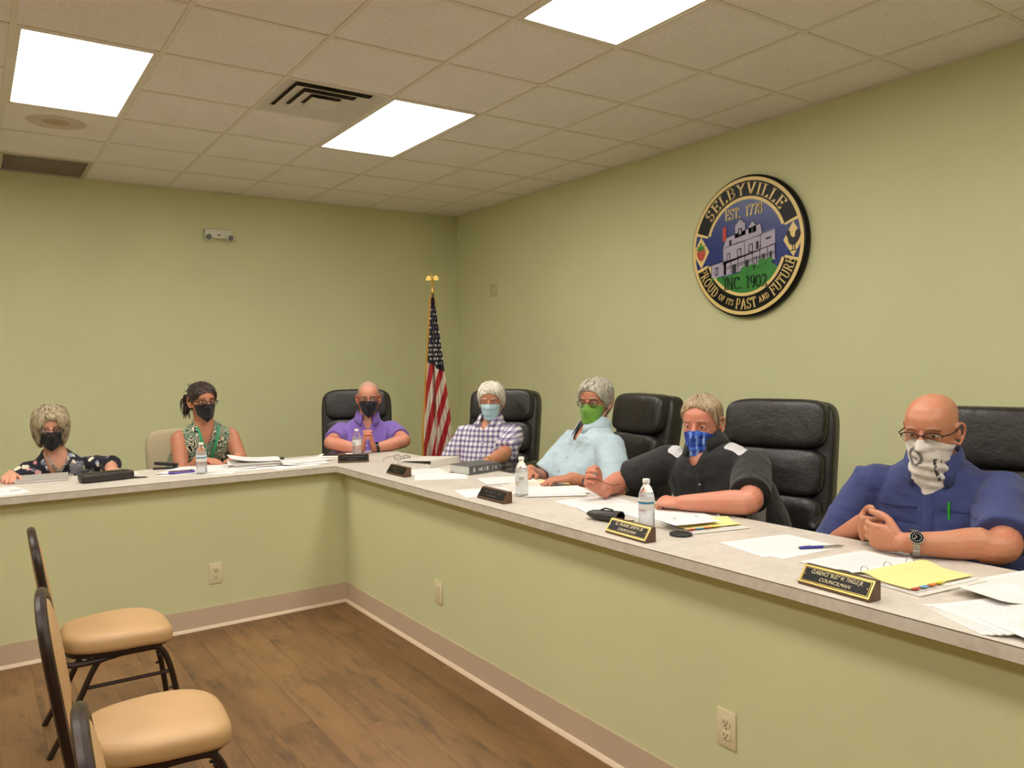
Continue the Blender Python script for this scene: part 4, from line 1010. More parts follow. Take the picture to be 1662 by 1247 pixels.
    def shirt(s, mat, sleeve=.8, inf=.013, loose=.014, vneck=None, wr=.006, name='shirt', taper=1.25):
        m = MB(); m.loft(s.torso(inf))
        for sd in (-1, 1):
            if sd not in s.arms: continue
            A, E_, W_ = s.arms[sd]; B = s.build ** .8
            if sleeve > 0:
                pts = [A + s.L * (-sd * .05) + V((0, 0, .0))]; rs = [.054 * B + loose * .5]
                for t, r_ in ((.0, .056), (.35, .053), (.7, .048), (1.0, .045)):
                    if t <= sleeve: pts.append(A.lerp(E_, t)); rs.append(r_ * B + loose * (1 + (taper - 1) * t * 2))
                end = A.lerp(E_, sleeve) if sleeve <= 1 else E_.lerp(W_, sleeve - 1)
                if sleeve > 1: pts.append(E_.lerp(W_, .1)); rs.append(.046 * B + loose)
                r_e = (.049 if sleeve <= 1 else .041) * B + loose * taper * 1.1
                d = (end - pts[-1]).normalized() if (end - pts[-1]).length > .004 else (E_ - A).normalized()
                if (end - pts[-1]).length > .012: pts.append(end); rs.append(r_e)
                pts += [pts[-1] - d * .004, pts[-1] - d * .03]; rs += [rs[-1] - .007, rs[-1] - .010]
                m.tube([rest(q, r0) if over_top(q) else q for q, r0 in zip(pts, rs)], rs, 20)
                m.superell(A - s.L * (sd * .012), .058 * B + inf * .6, .058 * B + inf * .6, .056 * B + inf * .6, 1, 1, 16, 10)
            else:
                m.superell(A - s.L * (sd * .035) + V((0, 0, .004)), .058 * B, .058 * B, .058 * B, 1, 1, 16, 10)
        r_ = remesh(m, .0065, 8)
        ctr = s.spine(.6)
        for i, (p, n_) in enumerate(zip(r_.v, r_.nrm)):
            q = p - s.loc; k = noise.noise(V((q.x * 11, q.y * 11, q.z * 7))) * .6 + noise.noise(V((q.x * 25 + 3, q.y * 25, q.z * 14))) * .4
            fold = noise.noise(V((q.dot(s.L) * 16, 5, q.z * 34 + 6 * q.dot(s.L))))
            r_.v[i] = p + n_ * (k * wr + max(0, fold) * wr * .7)
        if vneck:
            hw, dep, wide = vneck; nd = (s.neck() - s.S).normalized(); top = s.S + nd * .085; keep = []
            for f_ in r_.f:
                c = sum((r_.v[i] for i in f_), V()) / len(f_); q = c - top; x = q.dot(s.L); z = q.z; y = q.dot(s.F)
                lim = wide + (hw - wide) * max(0, min(1, 1 + z / dep)) if z > -dep else 0
                if y > -.01 and z > -dep and abs(x) < lim: continue
                keep.append(f_)
            r_.f = keep; r_.mi = [0] * len(keep)
            smooth_rim(r_.v, keep)
        s.shirtbvh = BVHTree.FromPolygons(r_.v, r_.f)
        s.shirt_o = s.part(r_, name, mat, 'all'); return s.shirt_o
    def front(s, x, z, off=.002):
        """point on the shirt front at x to the wearer's left, world height z."""
        base = s.spine(.9); o = V((base.x, base.y, 0)) + s.L * x + s.F * .6 + V((0, 0, z))
        hit = s.shirtbvh.ray_cast(o, -s.F, 1.0)
        if hit[0] is None: return (o - s.F * .45, s.F)
        return (hit[0] + hit[1] * off if hit[1].dot(s.F) > 0 else hit[0] - hit[1] * off), (hit[1] if hit[1].dot(s.F) > 0 else -hit[1])
    def chest(s, x, z, gap=.006):
        """nearest surface, skin or shirt, in front of the chest."""
        o = V((s.S.x, s.S.y, z)) + s.L * x + s.F * .6; best = None
        for b in (s.shirtbvh, s.bodybvh):
            h_ = b.ray_cast(o, -s.F, 1.0)
            if h_[0] is not None and (best is None or h_[3] < best[3]): best = h_
        return best[0] + s.F * gap if best else V((s.S.x, s.S.y, z)) + s.L * x + s.F * .1
    def buttons(s, zs, mat, x=0, r=.0055):
        for z in zs:
            p, n_ = s.front(x, z, .001); ax = frame(n_)
            s.part(MB().lathe([(r, 0), (r, .002), (r * .6, .003), (.0005, .0025)], 12, p, ax), 'button', mat)
    def placket(s, z0, z1, mat, w=.016, x=0):
        rows = []
        for k in range(12):
            z = z0 + (z1 - z0) * k / 11; row = []
            for xx in (-w, -w * .9, 0, w * .9, w): row.append(s.front(x + xx, z, .0035 if abs(xx) < w else .0)[0])
            rows.append(row)
        s.part(MB().loft(rows, False, False), 'placket', mat, 'all')
    def pocket(s, x, z, mat, w=.06, h=.075, flap=True):
        def patch(z0, z1, off, ww, point=0):
            rows = []
            for k in range(8):
                row = [];
                for j in range(9):
                    xx = -ww + 2 * ww * j / 8; zz = z0 + (z1 - z0) * k / 7 - point * (1 - abs(xx) / ww) * k / 7
                    row.append(s.front(x + xx, zz, off if 0 < j < 8 and k < 7 else .0005)[0])
                rows.append(row)
            return MB().loft(rows, False, False)
        po = s.part(patch(z, z - h, .004, w), 'pocket', mat, 'all')
        if flap: s.part(patch(z + .008, z - h * .34, .008, w * 1.05, .008), 'pocket_flap', mat, 'all', po)
    def collar(s, mat, rn=.070, stand=.030, fall=.042, tip=.03, gap=24, tilt=None, name='collar'):
        nd = (s.neck() - s.S).normalized(); c = s.S + nd * .082; nd = (nd * .75 + V((0, 0, 1)) * .25).normalized()
        fw = (s.F - nd * s.F.dot(nd)).normalized(); lf = nd.cross(fw) * -1; lf = (s.L - nd * s.L.dot(nd)).normalized(); rn *= s.build ** .6
        rows = [[], [], [], [], []]; n_ = 36
        for k in range(n_ + 1):
            a = rad(gap) + (2 * pi - 2 * rad(gap)) * k / n_; fr_ = max(0, cos(a)) ; fr3 = fr_ ** 3
            d = fw * cos(a) * 1.02 + lf * sin(a)
            drop = fr_ * .022
            rows[0].append(c + d * (rn - .002) + nd * (-.012 - drop))
            rows[1].append(c + d * (rn - .001) + nd * (stand - drop))
            rows[2].append(c + d * (rn + .005) + nd * (stand + .002 - drop))
            rows[3].append(c + d * (rn + .016 + .012 * fr_) + nd * (stand * .35 - fall * .4 - drop - tip * fr3 * .4))
            rows[4].append(c + d * (rn + .024 + .018 * fr_) + nd * (stand * .35 - fall - drop - tip * fr3))
        rings = []
        for k in range(n_ + 1):
            d = (rows[1][k] - c); d = (d - nd * d.dot(nd)).normalized(); r0, r1, r2, r3, r4 = (rows[q][k] for q in range(5))
            rings.append([r0, r1, r2, r3, r4, r4 - d * .003, r3 - d * .0035, r2 - d * .002 - nd * .006, r0 + d * .003])
        m = MB().loft(rings, True, True)
        s.part(m, name, mat, 'all')
    def mask(s, mat, ph=74, top=-.008, bot=-.127, side_top=-.022, side_bot=-.088, pleats=0, puff=.006, nose=.020, loop='loop_dark', name='face_mask', emblem=None):
        nu, nv = 36, 22; outer = []; inn = []
        for j in range(nv + 1):
            ro = []; ri = []
            for i in range(nu + 1):
                u = -1 + 2 * i / nu; a = rad(ph) * u; zt = top + (side_top - top) * abs(u) ** 1.3; zb = bot + (side_bot - bot) * abs(u) ** 2.4
                v = j / nv; z = zt + (zb - zt) * v
                nz = nose * math.exp(-(a / .30) ** 2) * math.exp(-((z + .038) / (.030 if z > -.038 else .05)) ** 2)
                zz = max(z, -.118); off = .004 + puff * (1 - abs(u) ** 2) * sin(pi * min(1, v * 1.02)) ** .6
                if pleats: off += .0035 * abs(sin(v * pi * pleats)) * (1 - u ** 4)
                p = hpt(zz, a, off); p.y += nz; p.z += min(0, z + .118)
                if z < -.09: p.y += .004
                p = s.clear(p, .0045); ro.append(s.H(p)); q = p.copy(); q -= (p - V((0, 0, -.04))).normalized() * .0025; ri.append(s.H(q))
            outer.append(ro); inn.append(ri)
        m = MB().loft(outer, False, False); m.loft(inn, False, False)
        for r_, q_ in ((outer[0], inn[0]), (outer[-1], inn[-1]), ([r[0] for r in outer], [r[0] for r in inn]), ([r[-1] for r in outer], [r[-1] for r in inn])): m.loft([r_, q_], False, False)
        o = s.part(m, name, mat, 'all')
        for sd in (-1, 1):
            e0 = outer[1][0 if sd < 0 else -1]; e1 = outer[-2][0 if sd < 0 else -1]
            pts = [e0, s.H((sd * .078, .008, .005)), s.H((sd * .082, -.010, .016)), s.H((sd * .084, -.022, .0)), s.H((sd * .080, -.020, -.026)), s.H((sd * .072, .0, -.045)), e1]
            s.part(MB().tube(crom([tuple(q) for q in pts], 4), .0018, 6), 'ear_loop', loop, 'all', o)
        return o
    def clear(s, p, gap):
        """keep a worn patch outside the head it covers."""
        c = V((0, 0, p.z)); d = p - c
        if d.length < 1e-5: return p
        d.normalize(); hit = s.headbvh.ray_cast(s.H(c + d * .25), (s.H(c) - s.H(c + d * .25)).normalized(), .25 * s.hs)
        if hit[0] is None or abs(p.x) > .066: return p
        r_ = (hit[0] - s.H(c)).length / s.hs + gap
        return c + d * max(r_, (p - c).length)
    def gaiter(s, mat, low=-.205, top=-.012, back=118, point=.11, nose=.02):
        nu, nv = 60, 34; outer = []; inn = []
        for j in range(nv + 1):
            ro = []; ri = []
            for i in range(nu + 1):
                u = -1 + 2 * i / nu; a = rad(back) * u; v = j / nv
                zt = top - .030 * min(1, abs(a) / 1.4) ** 1.2; zb = low + point * min(1, abs(u) * 1.15) ** 1.2; z = zt + (zb - zt) * v
                nz = nose * math.exp(-(a / .32) ** 2) * math.exp(-((z + .036) / (.03 if z > -.036 else .055)) ** 2)
                off = .005 + .004 * noise.noise(V((a * 2.2, z * 60, 1.7))) + .003 * sin(z * 190 + 2.5 * a)
                if z > -.085: p = hpt(z, a, off)
                else:
                    k = min(1, (-.085 - z) / .11); hp = hpt(-.085, a, off); nk = V((.066 * sin(a), .010 + .066 * cos(a) + .012 * k, z))
                    kk = k * k * (3 - 2 * k); p = V((hp.x * (1 - kk) + nk.x * kk, hp.y * (1 - kk) + nk.y * kk, z)); p += V((sin(a), cos(a), 0)) * off * .6
                p.y += nz; p = s.clear(p, .005) if z > -.10 else p; ro.append(s.H(p)); q = p - V((sin(a), cos(a), 0)) * .0022; ri.append(s.H(q))
            outer.append(ro); inn.append(ri)
        m = MB().loft(outer, False, False); m.loft(inn, False, False)
        for r_, q_ in ((outer[0], inn[0]), (outer[-1], inn[-1]), ([r[0] for r in outer], [r[0] for r in inn]), ([r[-1] for r in outer], [r[-1] for r in inn])): m.loft([r_, q_], False, False)
        s.gait = outer; return s.part(m, 'neck_gaiter', mat, 'all')
    def glasses(s, mat, lens='lens_glass', w=.027, h=.018, down=0, half=False, r=.0016, fwd=.0):
        g = None; m = MB()
        yf = .106 + fwd; zc = -.002 - down
        for sd in (-1, 1):
            ring = [(sd * .034 + w * math.copysign(abs(cos(q)) ** .7, cos(q)), zc + h * math.copysign(abs(sin(q)) ** .8, sin(q))) for q in [2 * pi * k / 28 for k in range(28)]]
            pts = [s.H((x, yf - 2.4 * x * x, z)) for x, z in ring]
            if half: m.tube([p for p, (x, z) in zip(pts, ring) if z > zc - .001] , r, 6)
            else: m.tube(pts, r, 6, closed=True)
            ex = sd * (.034 + w)
            m.tube(crom([tuple(s.H(q)) for q in ((ex, yf - 2.4 * ex * ex, zc + h * .5), (sd * .0745, yf - .030, zc + h * .5), (sd * .0790, .02, zc + .008), (sd * .0785, -.012, .008), (sd * .0765, -.03, -.012))], 4), r * 1.1, 6)
        m.tube(crom([tuple(s.H(q)) for q in ((-.034 + w, yf - .0, zc + h * .35), (0, yf + .004, zc + h * .55), (.034 - w, yf, zc + h * .35))], 4), r, 6)
        g = s.part(m, 'eyeglasses', mat, 'all')
        for sd in (-1, 1):
            ring = [(sd * .034 + w * .98 * math.copysign(abs(cos(q)) ** .7, cos(q)), zc + h * .98 * math.copysign(abs(sin(q)) ** .8, sin(q))) for q in [2 * pi * k / 28 for k in range(28)]]
            s.part(MB().loft([[s.H((x, yf - 2.4 * x * x + t, z)) for x, z in ring] for t in (-.0006, .0006)]), 'lens', lens, False, g)
    def hair(s, mat, line, thick, locks=140, sweep=.25, lr=.0045, part=0.0, seed=1, jit=.004, top_only=None):
        """line: [(|phi| deg, lowest z)], thick: [(|phi| deg, thickness)]"""
        def ip(T, a):
            a = abs(a) * 180 / pi
            for (x0, y0), (x1, y1) in zip(T, T[1:]):
                if a <= x1: return y0 + (y1 - y0) * (a - x0) / max(1e-6, x1 - x0)
            return T[-1][1]
        rnd_ = random.Random(seed); nu, nv = 64, 26; m = MB()
        def P(a, v, ex=0.0):
            zl = ip(line, a); z = .1165 + (zl - .1165) * v; th = ip(thick, a) * (1 - .35 * max(0, v - .75) / .25 if ip(line, a) > -.02 else 1) 
            zc = max(z, -.10); p = hpt(zc, a, max(.001, th + ex)); p.z += min(0, z + .10); return p
        rows = []
        for j in range(nv + 1):
            v = (j / nv) ** .8; rows.append([s.H(P(-pi + 2 * pi * i / nu, v, jit * .8 * noise.noise(V((cos(2 * pi * i / nu) * 5, sin(2 * pi * i / nu) * 5, v * 3 + seed))))) for i in range(nu)])
        inn = [s.H(hpt(max(-.1, ip(line, -pi + 2 * pi * i / nu)), -pi + 2 * pi * i / nu, -.002)) for i in range(nu)]
        rows.append(inn); m.loft(rows, True, True)
        for k in range(locks):
            a0 = rnd_.uniform(-pi, pi); v0 = rnd_.uniform(.02, .55); v1 = min(1.04, v0 + rnd_.uniform(.35, .7)); sw = sweep * rnd_.uniform(.4, 1.3) * (1 if part == 0 else (1 if a0 > part else -1))
            ex = rnd_.uniform(-.002, jit); pts = []; rs = []
            for q in range(7):
                t = q / 6; pts.append(tuple(s.H(P(a0 + sw * t, v0 + (v1 - v0) * t, ex * (1 - .3 * t))))); rs.append(lr * s.hs * (.35 + 1.2 * sin(pi * (.12 + .8 * t))) * .75)
            m.tube(pts, rs, 6)
        return s.part(m, 'hair', mat, 'all')
REST = ((18, 22, 16), (20, 24, 18), (24, 26, 20), (28, 30, 22))
FIST = ((62, 80, 50), (66, 82, 50), (70, 84, 50), (72, 84, 50))
CURL = ((40, 50, 30), (44, 52, 32), (48, 54, 34), (52, 56, 36))
HZ = PZ + .565                             # hip joint height when seated

# --- woman in the floral blouse
p = Person('woman with ash blonde bob and black mask in a navy floral blouse', (.40, 5.58, HZ - .04), (0, -1, 0), (.42, 5.42, .895), (.383, 5.308, 1.105), (-.06, -1, 0), 'skin_fair', .90, .02, .96, pitch=-6)
p.arm(-1, (.17, 5.13, .885), (.08, 5.5, .62), (-.12, -1, -.05), (0, 0, -1), REST, .25, .225, .3, .93)
p.arm(1, (.65, 4.985, .882), (.68, 5.40, .62), (.35, -.92, -.05), (-.1, 0, -1), REST, .245, .22, .3, .93)
p.finish_body(); p.brows('hair_ash', .002); p.legs('trouser_dark')
p.shirt('cloth_floral', 1.55, .016, .014, (.07, .135, .03), .006, 'blouse', 1.05)
p.mask('mask_black'); p.glasses('frame_brown', down=.004)
p.hair('hair_ash', [(0, .058), (18, .05), (38, .0), (55, -.055), (80, -.075), (140, -.085), (180, -.085)], [(0, .014), (40, .018), (75, .026), (120, .026), (180, .026)], 260, .45, .0065, -.5, 3, .008)
def necklace():
    n_ = MB(); pts = []
    for k in range(23):
        u = -1 + 2 * k / 22; x = .062 * u; z = p.S.z + .070 - .105 * (1 - abs(u) ** 1.7)
        pts.append(p.chest(x, z))
    for k, (a, b) in enumerate(zip(pts, pts[1:])):
        c = (a + b) / 2; d = (b - a).normalized(); s_ = d.cross(p.F).normalized() if k % 2 else (d.cross(p.F).normalized() * .5 + p.F * .5).normalized()
        n_.tube([c + d * (.0095 * cos(t)) + s_ * (.007 * sin(t)) for t in [2 * pi * i / 12 for i in range(12)]], .0017, 6, closed=True)
    p.part(n_, 'necklace', 'steel', 'all')
necklace()

# --- woman in the paisley top
p = Person('woman with dark tied hair in a sleeveless paisley top with green lanyard', (1.20, 5.57, HZ), (.03, -1, 0), (1.265, 5.41, 1.025), (1.25, 5.267, 1.232), (.13, -.99, 0), 'skin_tan', .98, .02, .98, pitch=-3)
p.arm(-1, (1.17, 5.11, .885), (.98, 5.50, .60), (.55, -.8, -.05), (0, 0, -1), REST, .26, .23, .3, .95)
p.arm(1, (1.39, 5.11, .885), (1.60, 5.46, .60), (-.5, -.85, -.05), (0, 0, -1), REST, .26, .23, .3, .95)
p.finish_body(); p.brows('hair_dark', .0022); p.legs('trouser_dark')
p.shirt('cloth_paisley', 0, .013, .012, (.065, .15, .012), .005, 'top')
p.mask('mask_black'); p.glasses('frame_brown', h=.015, r=.0024)
p.hair('hair_dark', [(0, .062), (30, .05), (60, .012), (85, -.012), (120, -.05), (180, -.07)], [(0, .008), (60, .008), (110, .012), (180, .014)], 120, .6, .0035, 0, 5, .004)
def ponytail():
    m = MB(); r_ = random.Random(4)
    for k in range(70):
        a = V((-.045, -.085, .01)); e = V((-.072 + r_.uniform(-.035, .02), -.075 + r_.uniform(-.03, .03), -.075 + r_.uniform(-.05, .08)))
        mid = a.lerp(e, .5) + V((r_.uniform(-.03, .01), r_.uniform(-.02, .02), r_.uniform(0, .04)))
        m.tube([tuple(p.H(q)) for q in crom([tuple(a), tuple(mid), tuple(e)], 4)], [.006, .006, .0055, .005, .004, .0035, .003, .002, .001], 5)
    for k in range(26):
        ph = r_.uniform(-2.2, -.7); z0 = r_.uniform(.0, .09); a = hpt(z0, ph, .008); e = a + V((r_.uniform(-.035, -.008), r_.uniform(-.03, .0), r_.uniform(-.03, .03)))
        m.tube([tuple(p.H(q)) for q in (a, a.lerp(e, .5) + V((0, 0, .008)), e)], [.0016, .0012, .0005], 4)
    p.part(m, 'ponytail', 'hair_dark', 'all')
ponytail()
def lanyard():
    m = MB()
    for sd in (-1, 1):
        L_ = []
        for k in range(14):
            t = k / 13; x = sd * (.062 * (1 - t) ** .8 + .006); z = p.S.z + .045 - .215 * t
            L_.append(p.chest(x, z))
        m.loft([[a - p.L * .009, a + p.L * .009, a + p.L * .009 + p.F * .0015, a - p.L * .009 + p.F * .0015] for a in L_])
    o = p.part(m, 'lanyard', 'lanyard', False)
    q, n_ = p.front(0, p.S.z - .20, .006); p.part(MB().box(q, (.055, .004, .085), Matrix.Rotation(rad(8), 3, 'Z')), 'badge', 'label_white', False, o)
    p.part(MB().box(q + p.F * .004 + V((0, 0, .012)), (.03, .002, .03)), 'badge_photo', 'seal_red', False, o)
lanyard()

# --- man in the purple polo
Fp = V((-.41, -.91, 0))
p = Person('bald man with navy mask and glasses in a purple polo, fingertips pressed together', (2.33, 5.40, HZ), Fp, (2.375, 5.335, 1.0), (2.345, 5.225, 1.205), Fp, 'skin_red', 1.10, .05, 1.0, pitch=-4)
lf = V((-Fp.y, Fp.x, 0)) * -1; lf = V((0, 0, 1)).cross(Fp.normalized())
hc = V((2.225, 4.985, .872))
for sd in (-1, 1):
    w_ = hc + lf * (sd * .043) - Fp.normalized() * .045
    p.arm(sd, w_, p.S + lf * (sd * .34) + Fp * .10 - V((0, 0, .26)), V((0, 0, .85)) + Fp.normalized() * .5 - lf * (sd * .22), -lf * sd + V((0, 0, .0)), ((14, 24, 22),) * 4, .265, .232, .1, 1.0)
p.finish_body(); p.brows('hair_stubble', .0022); p.legs('trouser_dark')
p.shirt('cloth_purple', .70, .014, .013, (.05, .10, .008), .006, 'polo_shirt'); p.collar('cloth_purple')
p.placket(p.S.z - .04, p.S.z - .16, 'cloth_purple'); p.buttons([p.S.z - .085, p.S.z - .125], 'cap_white')
p.mask('mask_navy', loop='loop_red'); p.glasses('frame_brown', r=.0018)
p.hair('hair_stubble', [(0, .10), (40, .085), (62, .03), (82, -.012), (110, -.05), (180, -.06)], [(0, .0008), (60, .001), (100, .0018), (180, .0022)], 0, jit=.0004)
def wristband(pr, sd, t, mat, w=.018, r=.031, name='wristwatch', face=None, up=None):
    A, E_, W_ = pr.arms[sd]; c = E_.lerp(W_, t); d = (W_ - E_).normalized(); u = frame(d, V((0, 0, 1)))[1]; s_ = d.cross(u)
    if up is not None: u = (V(up) - d * V(up).dot(d)).normalized(); s_ = d.cross(u)
    r *= 1.0
    rings = [[c + d * (k * w / 2) + (u * cos(q) + s_ * sin(q)) * rr for q in [2 * pi * i / 28 for i in range(28)]] for k, rr in ((-1, r), (1, r), (1, r + .003), (-1, r + .003), (-1, r))]
    o = pr.part(MB().loft(rings, False), name, mat, True)
    return o, c, d, u, s_, r
o, c, d, u, s_, r_ = wristband(p, 1, .93, 'black_plastic', .022, .032)
p.part(MB().box(c + u * (r_ + .004), (.034, .034, .010), Matrix((s_, d, u)).transposed()), 'watch_case', 'screen_black', False, o, bevel=.003)

# --- man in the plaid shirt
Fp = V((-.845, -.533, 0)).normalized(); lf = V((0, 0, 1)).cross(Fp)
p = Person('white haired man with pale blue surgical mask in a plaid short sleeved shirt', (2.87, 4.47, HZ), Fp, (2.845, 4.41, 1.005), (2.815, 4.362, 1.190), (-.68, -.735, 0), 'skin_tan', 1.04, .05, 1.0, pitch=-6)
p.arm(-1, (2.55, 4.36, .80), p.S - lf * .45 - V((0, 0, .40)), (-.6, -.3, -.3), (.2, .2, -1), REST)
p.arm(1, (2.505, 3.93, .858), p.S + lf * .45 - V((0, 0, .40)), (-.75, -.55, -.15), (0, 0, -1), REST)
p.finish_body(); p.brows('hair_white', .003); p.legs('trouser_khaki')
p.shirt('cloth_plaid', .88, .015, .020, (.05, .07, .01), .007); p.collar('cloth_plaid', fall=.045, tip=.034)
p.placket(p.S.z - .03, p.S.z - .30, 'cloth_plaid', .015); p.buttons([p.S.z - .07, p.S.z - .145, p.S.z - .22], 'cap_white')
p.mask('mask_surgical', 70, -.006, -.125, -.018, -.085, 3, .010, .018, 'loop_white')
p.hair('hair_white', [(0, .060), (30, .052), (55, .02), (75, -.012), (110, -.045), (180, -.065)], [(0, .016), (50, .015), (90, .013), (180, .015)], 200, .55, .0045, -.6, 8, .005)
wristband(p, 1, .90, 'gold', .012, .032, 'bracelet')

# --- man in the light blue polo
Fp = V((-.985, .17, 0)).normalized(); lf = V((0, 0, 1)).cross(Fp)
p = Person('grey haired man with green mask and glasses in a light blue polo, seated sideways', (2.82, 3.33, HZ), Fp, (2.80, 3.305, 1.035), (2.765, 3.292, 1.228), (-.93, -.37, 0), 'skin_warm', 1.10, .09, 1.02, pitch=-4)
p.arm(1, (2.42, 3.02, .885), (2.70, 2.82, .62), (-.85, .45, -.05), (0, 0, -1), REST, .30, .262)
p.arm(-1, (2.44, 3.40, .875), (2.75, 3.75, .6), (-.7, -.6, -.1), (0, 0, -1), REST)
p.finish_body(); p.brows('hair_grey', .003); p.legs('trouser_khaki')
p.shirt('cloth_lightblue', .86, .015, .022, (.05, .09, .012), .006, 'polo_shirt'); p.collar('cloth_lightblue', fall=.05, tip=.03)
p.placket(p.S.z - .03, p.S.z - .17, 'cloth_lightblue'); p.buttons([p.S.z - .10], 'black_plastic')
p.mask('mask_green', 76, -.004, -.130, -.02, -.09, 2, .010, .02, 'loop_white'); p.glasses('frame_brown', r=.0013, h=.016)
p.hair('hair_grey', [(0, .066), (30, .058), (52, .022), (75, -.012), (110, -.05), (180, -.07)], [(0, .012), (50, .013), (90, .013), (180, .015)], 190, .5, .0042, .5, 11, .005)

# --- man in the black polo
Fp = V((-.95, -.30, 0)).normalized(); lf = V((0, 0, 1)).cross(Fp)
p = Person('man with blue patterned neck gaiter in a black polo with white shoulder panels', (2.80, 2.27, HZ), Fp, (2.64, 2.33, 1.03), (2.562, 2.343, 1.168), (-.93, -.37, 0), 'skin_red', 1.14, .07, 1.03, pitch=-7)
p.arm(-1, (2.275, 2.625, .892), (2.60, 2.74, .65), (-.72, .15, .55), (.2, -.8, .2), CURL, .262, .24, .7)
p.arm(1, (2.345, 2.22, .884), (2.44, 1.75, .70), (-.35, .93, .0), (.3, 0, -1), CURL, .305, .27, .5)
p.finish_body(); p.brows('hair_sandy', .0028); p.legs('trouser_dark')
p.shirt('cloth_black', .84, .016, .020, (.055, .10, .012), .006, 'polo_shirt'); p.collar('cloth_black')
p.placket(p.S.z - .05, p.S.z - .20, 'cloth_black'); p.buttons([p.S.z - .10, p.S.z - .15], 'cap_white')
def overlay(pr, test, mat, name, off=.0018):
    """panel sewn on the shirt: copies the shirt faces chosen by test, slightly proud."""
    me = pr.shirt_o.data; m = MB(); use = {}
    for pl_ in me.polygons:
        c = pl_.center + pr.loc
        q = c - pr.S; x, y, z = q.dot(pr.L), q.dot(pr.F), q.z
        if test(x, y, z, pl_.normal):
            for i in pl_.vertices:
                if i not in use: use[i] = len(m.v); m.v.append(me.vertices[i].co + pr.loc + me.vertices[i].normal * off)
            m.f.append(tuple(use[i] for i in pl_.vertices)); m.mi.append(0)
    smooth_rim(m.v, m.f, 8); return pr.part(m, name, mat, 'all', pr.shirt_o)
for sd in (-1, 1): overlay(p, lambda x, y, z, n: n.z > .1 and .085 < sd * x < .175 and -.05 < y < .06 and z > -.06, 'cloth_white', 'shoulder_panel')
overlay(p, lambda x, y, z, n: x > .10 and abs(n.dot(p.L)) > .55 and z < -.14 and -.10 < y < .13 and x < .26, 'cloth_greypanel', 'side_panel')
p.gaiter('gaiter_blue', -.20, -.010, point=.10)
p.hair('hair_sandy', [(0, .082), (22, .074), (45, .058), (62, .028), (80, -.012), (110, -.045), (180, -.065)], [(0, .007), (50, .007), (85, .006), (180, .010)], 210, .12, .003, 0, 14, .004)

# --- bald man in the navy shirt
Fp = V((-.95, -.31, 0)).normalized(); lf = V((0, 0, 1)).cross(Fp)
p = Person('bald man with white printed neck gaiter and glasses in a navy shirt, hands clasped', (2.80, 1.33, HZ), Fp, (2.70, 1.395, 1.04), (2.572, 1.366, 1.198), (-.985, -.17, 0), 'skin_tan', 1.16, .06, 1.04, pitch=-8, wid=1.03)
# left hand lies outside, right hand comes in from the far side; fingers lace
INT = ((34, 58, 40), (36, 60, 42), (38, 62, 42), (40, 62, 42))
p.arm(1, (2.335, 1.298, .892), (2.48, .95, .72), (-.06, 1, .06), (1, .1, .1), ((24, 50, 36), (26, 52, 36), (28, 54, 38), (30, 54, 38)), .30, .27, .2, 1.05, .02)
p.arm(-1, (2.452, 1.505, .905), (2.66, 1.82, .70), (-.85, -.52, .0), (.45, -.9, .0), ((66, 42, 22), (68, 42, 22), (70, 44, 24), (72, 44, 24)), .30, .262, .2, 1.05, .02)
p.finish_body(); p.brows('hair_stubble', .0025); p.legs('trouser_khaki')
p.shirt('cloth_navy', .86, .016, .019, (.055, .10, .012), .006); p.collar('cloth_navy', fall=.05, tip=.036)
p.placket(p.S.z - .04, p.S.z - .24, 'cloth_navy', .017)
p.pocket(-.095, p.S.z - .06, 'cloth_navy'); p.pocket(.095, p.S.z - .06, 'cloth_navy')
p.gaiter('gaiter_white', -.19, -.006, point=.05); p.glasses('frame_brown', half=True, r=.0022, h=.015)
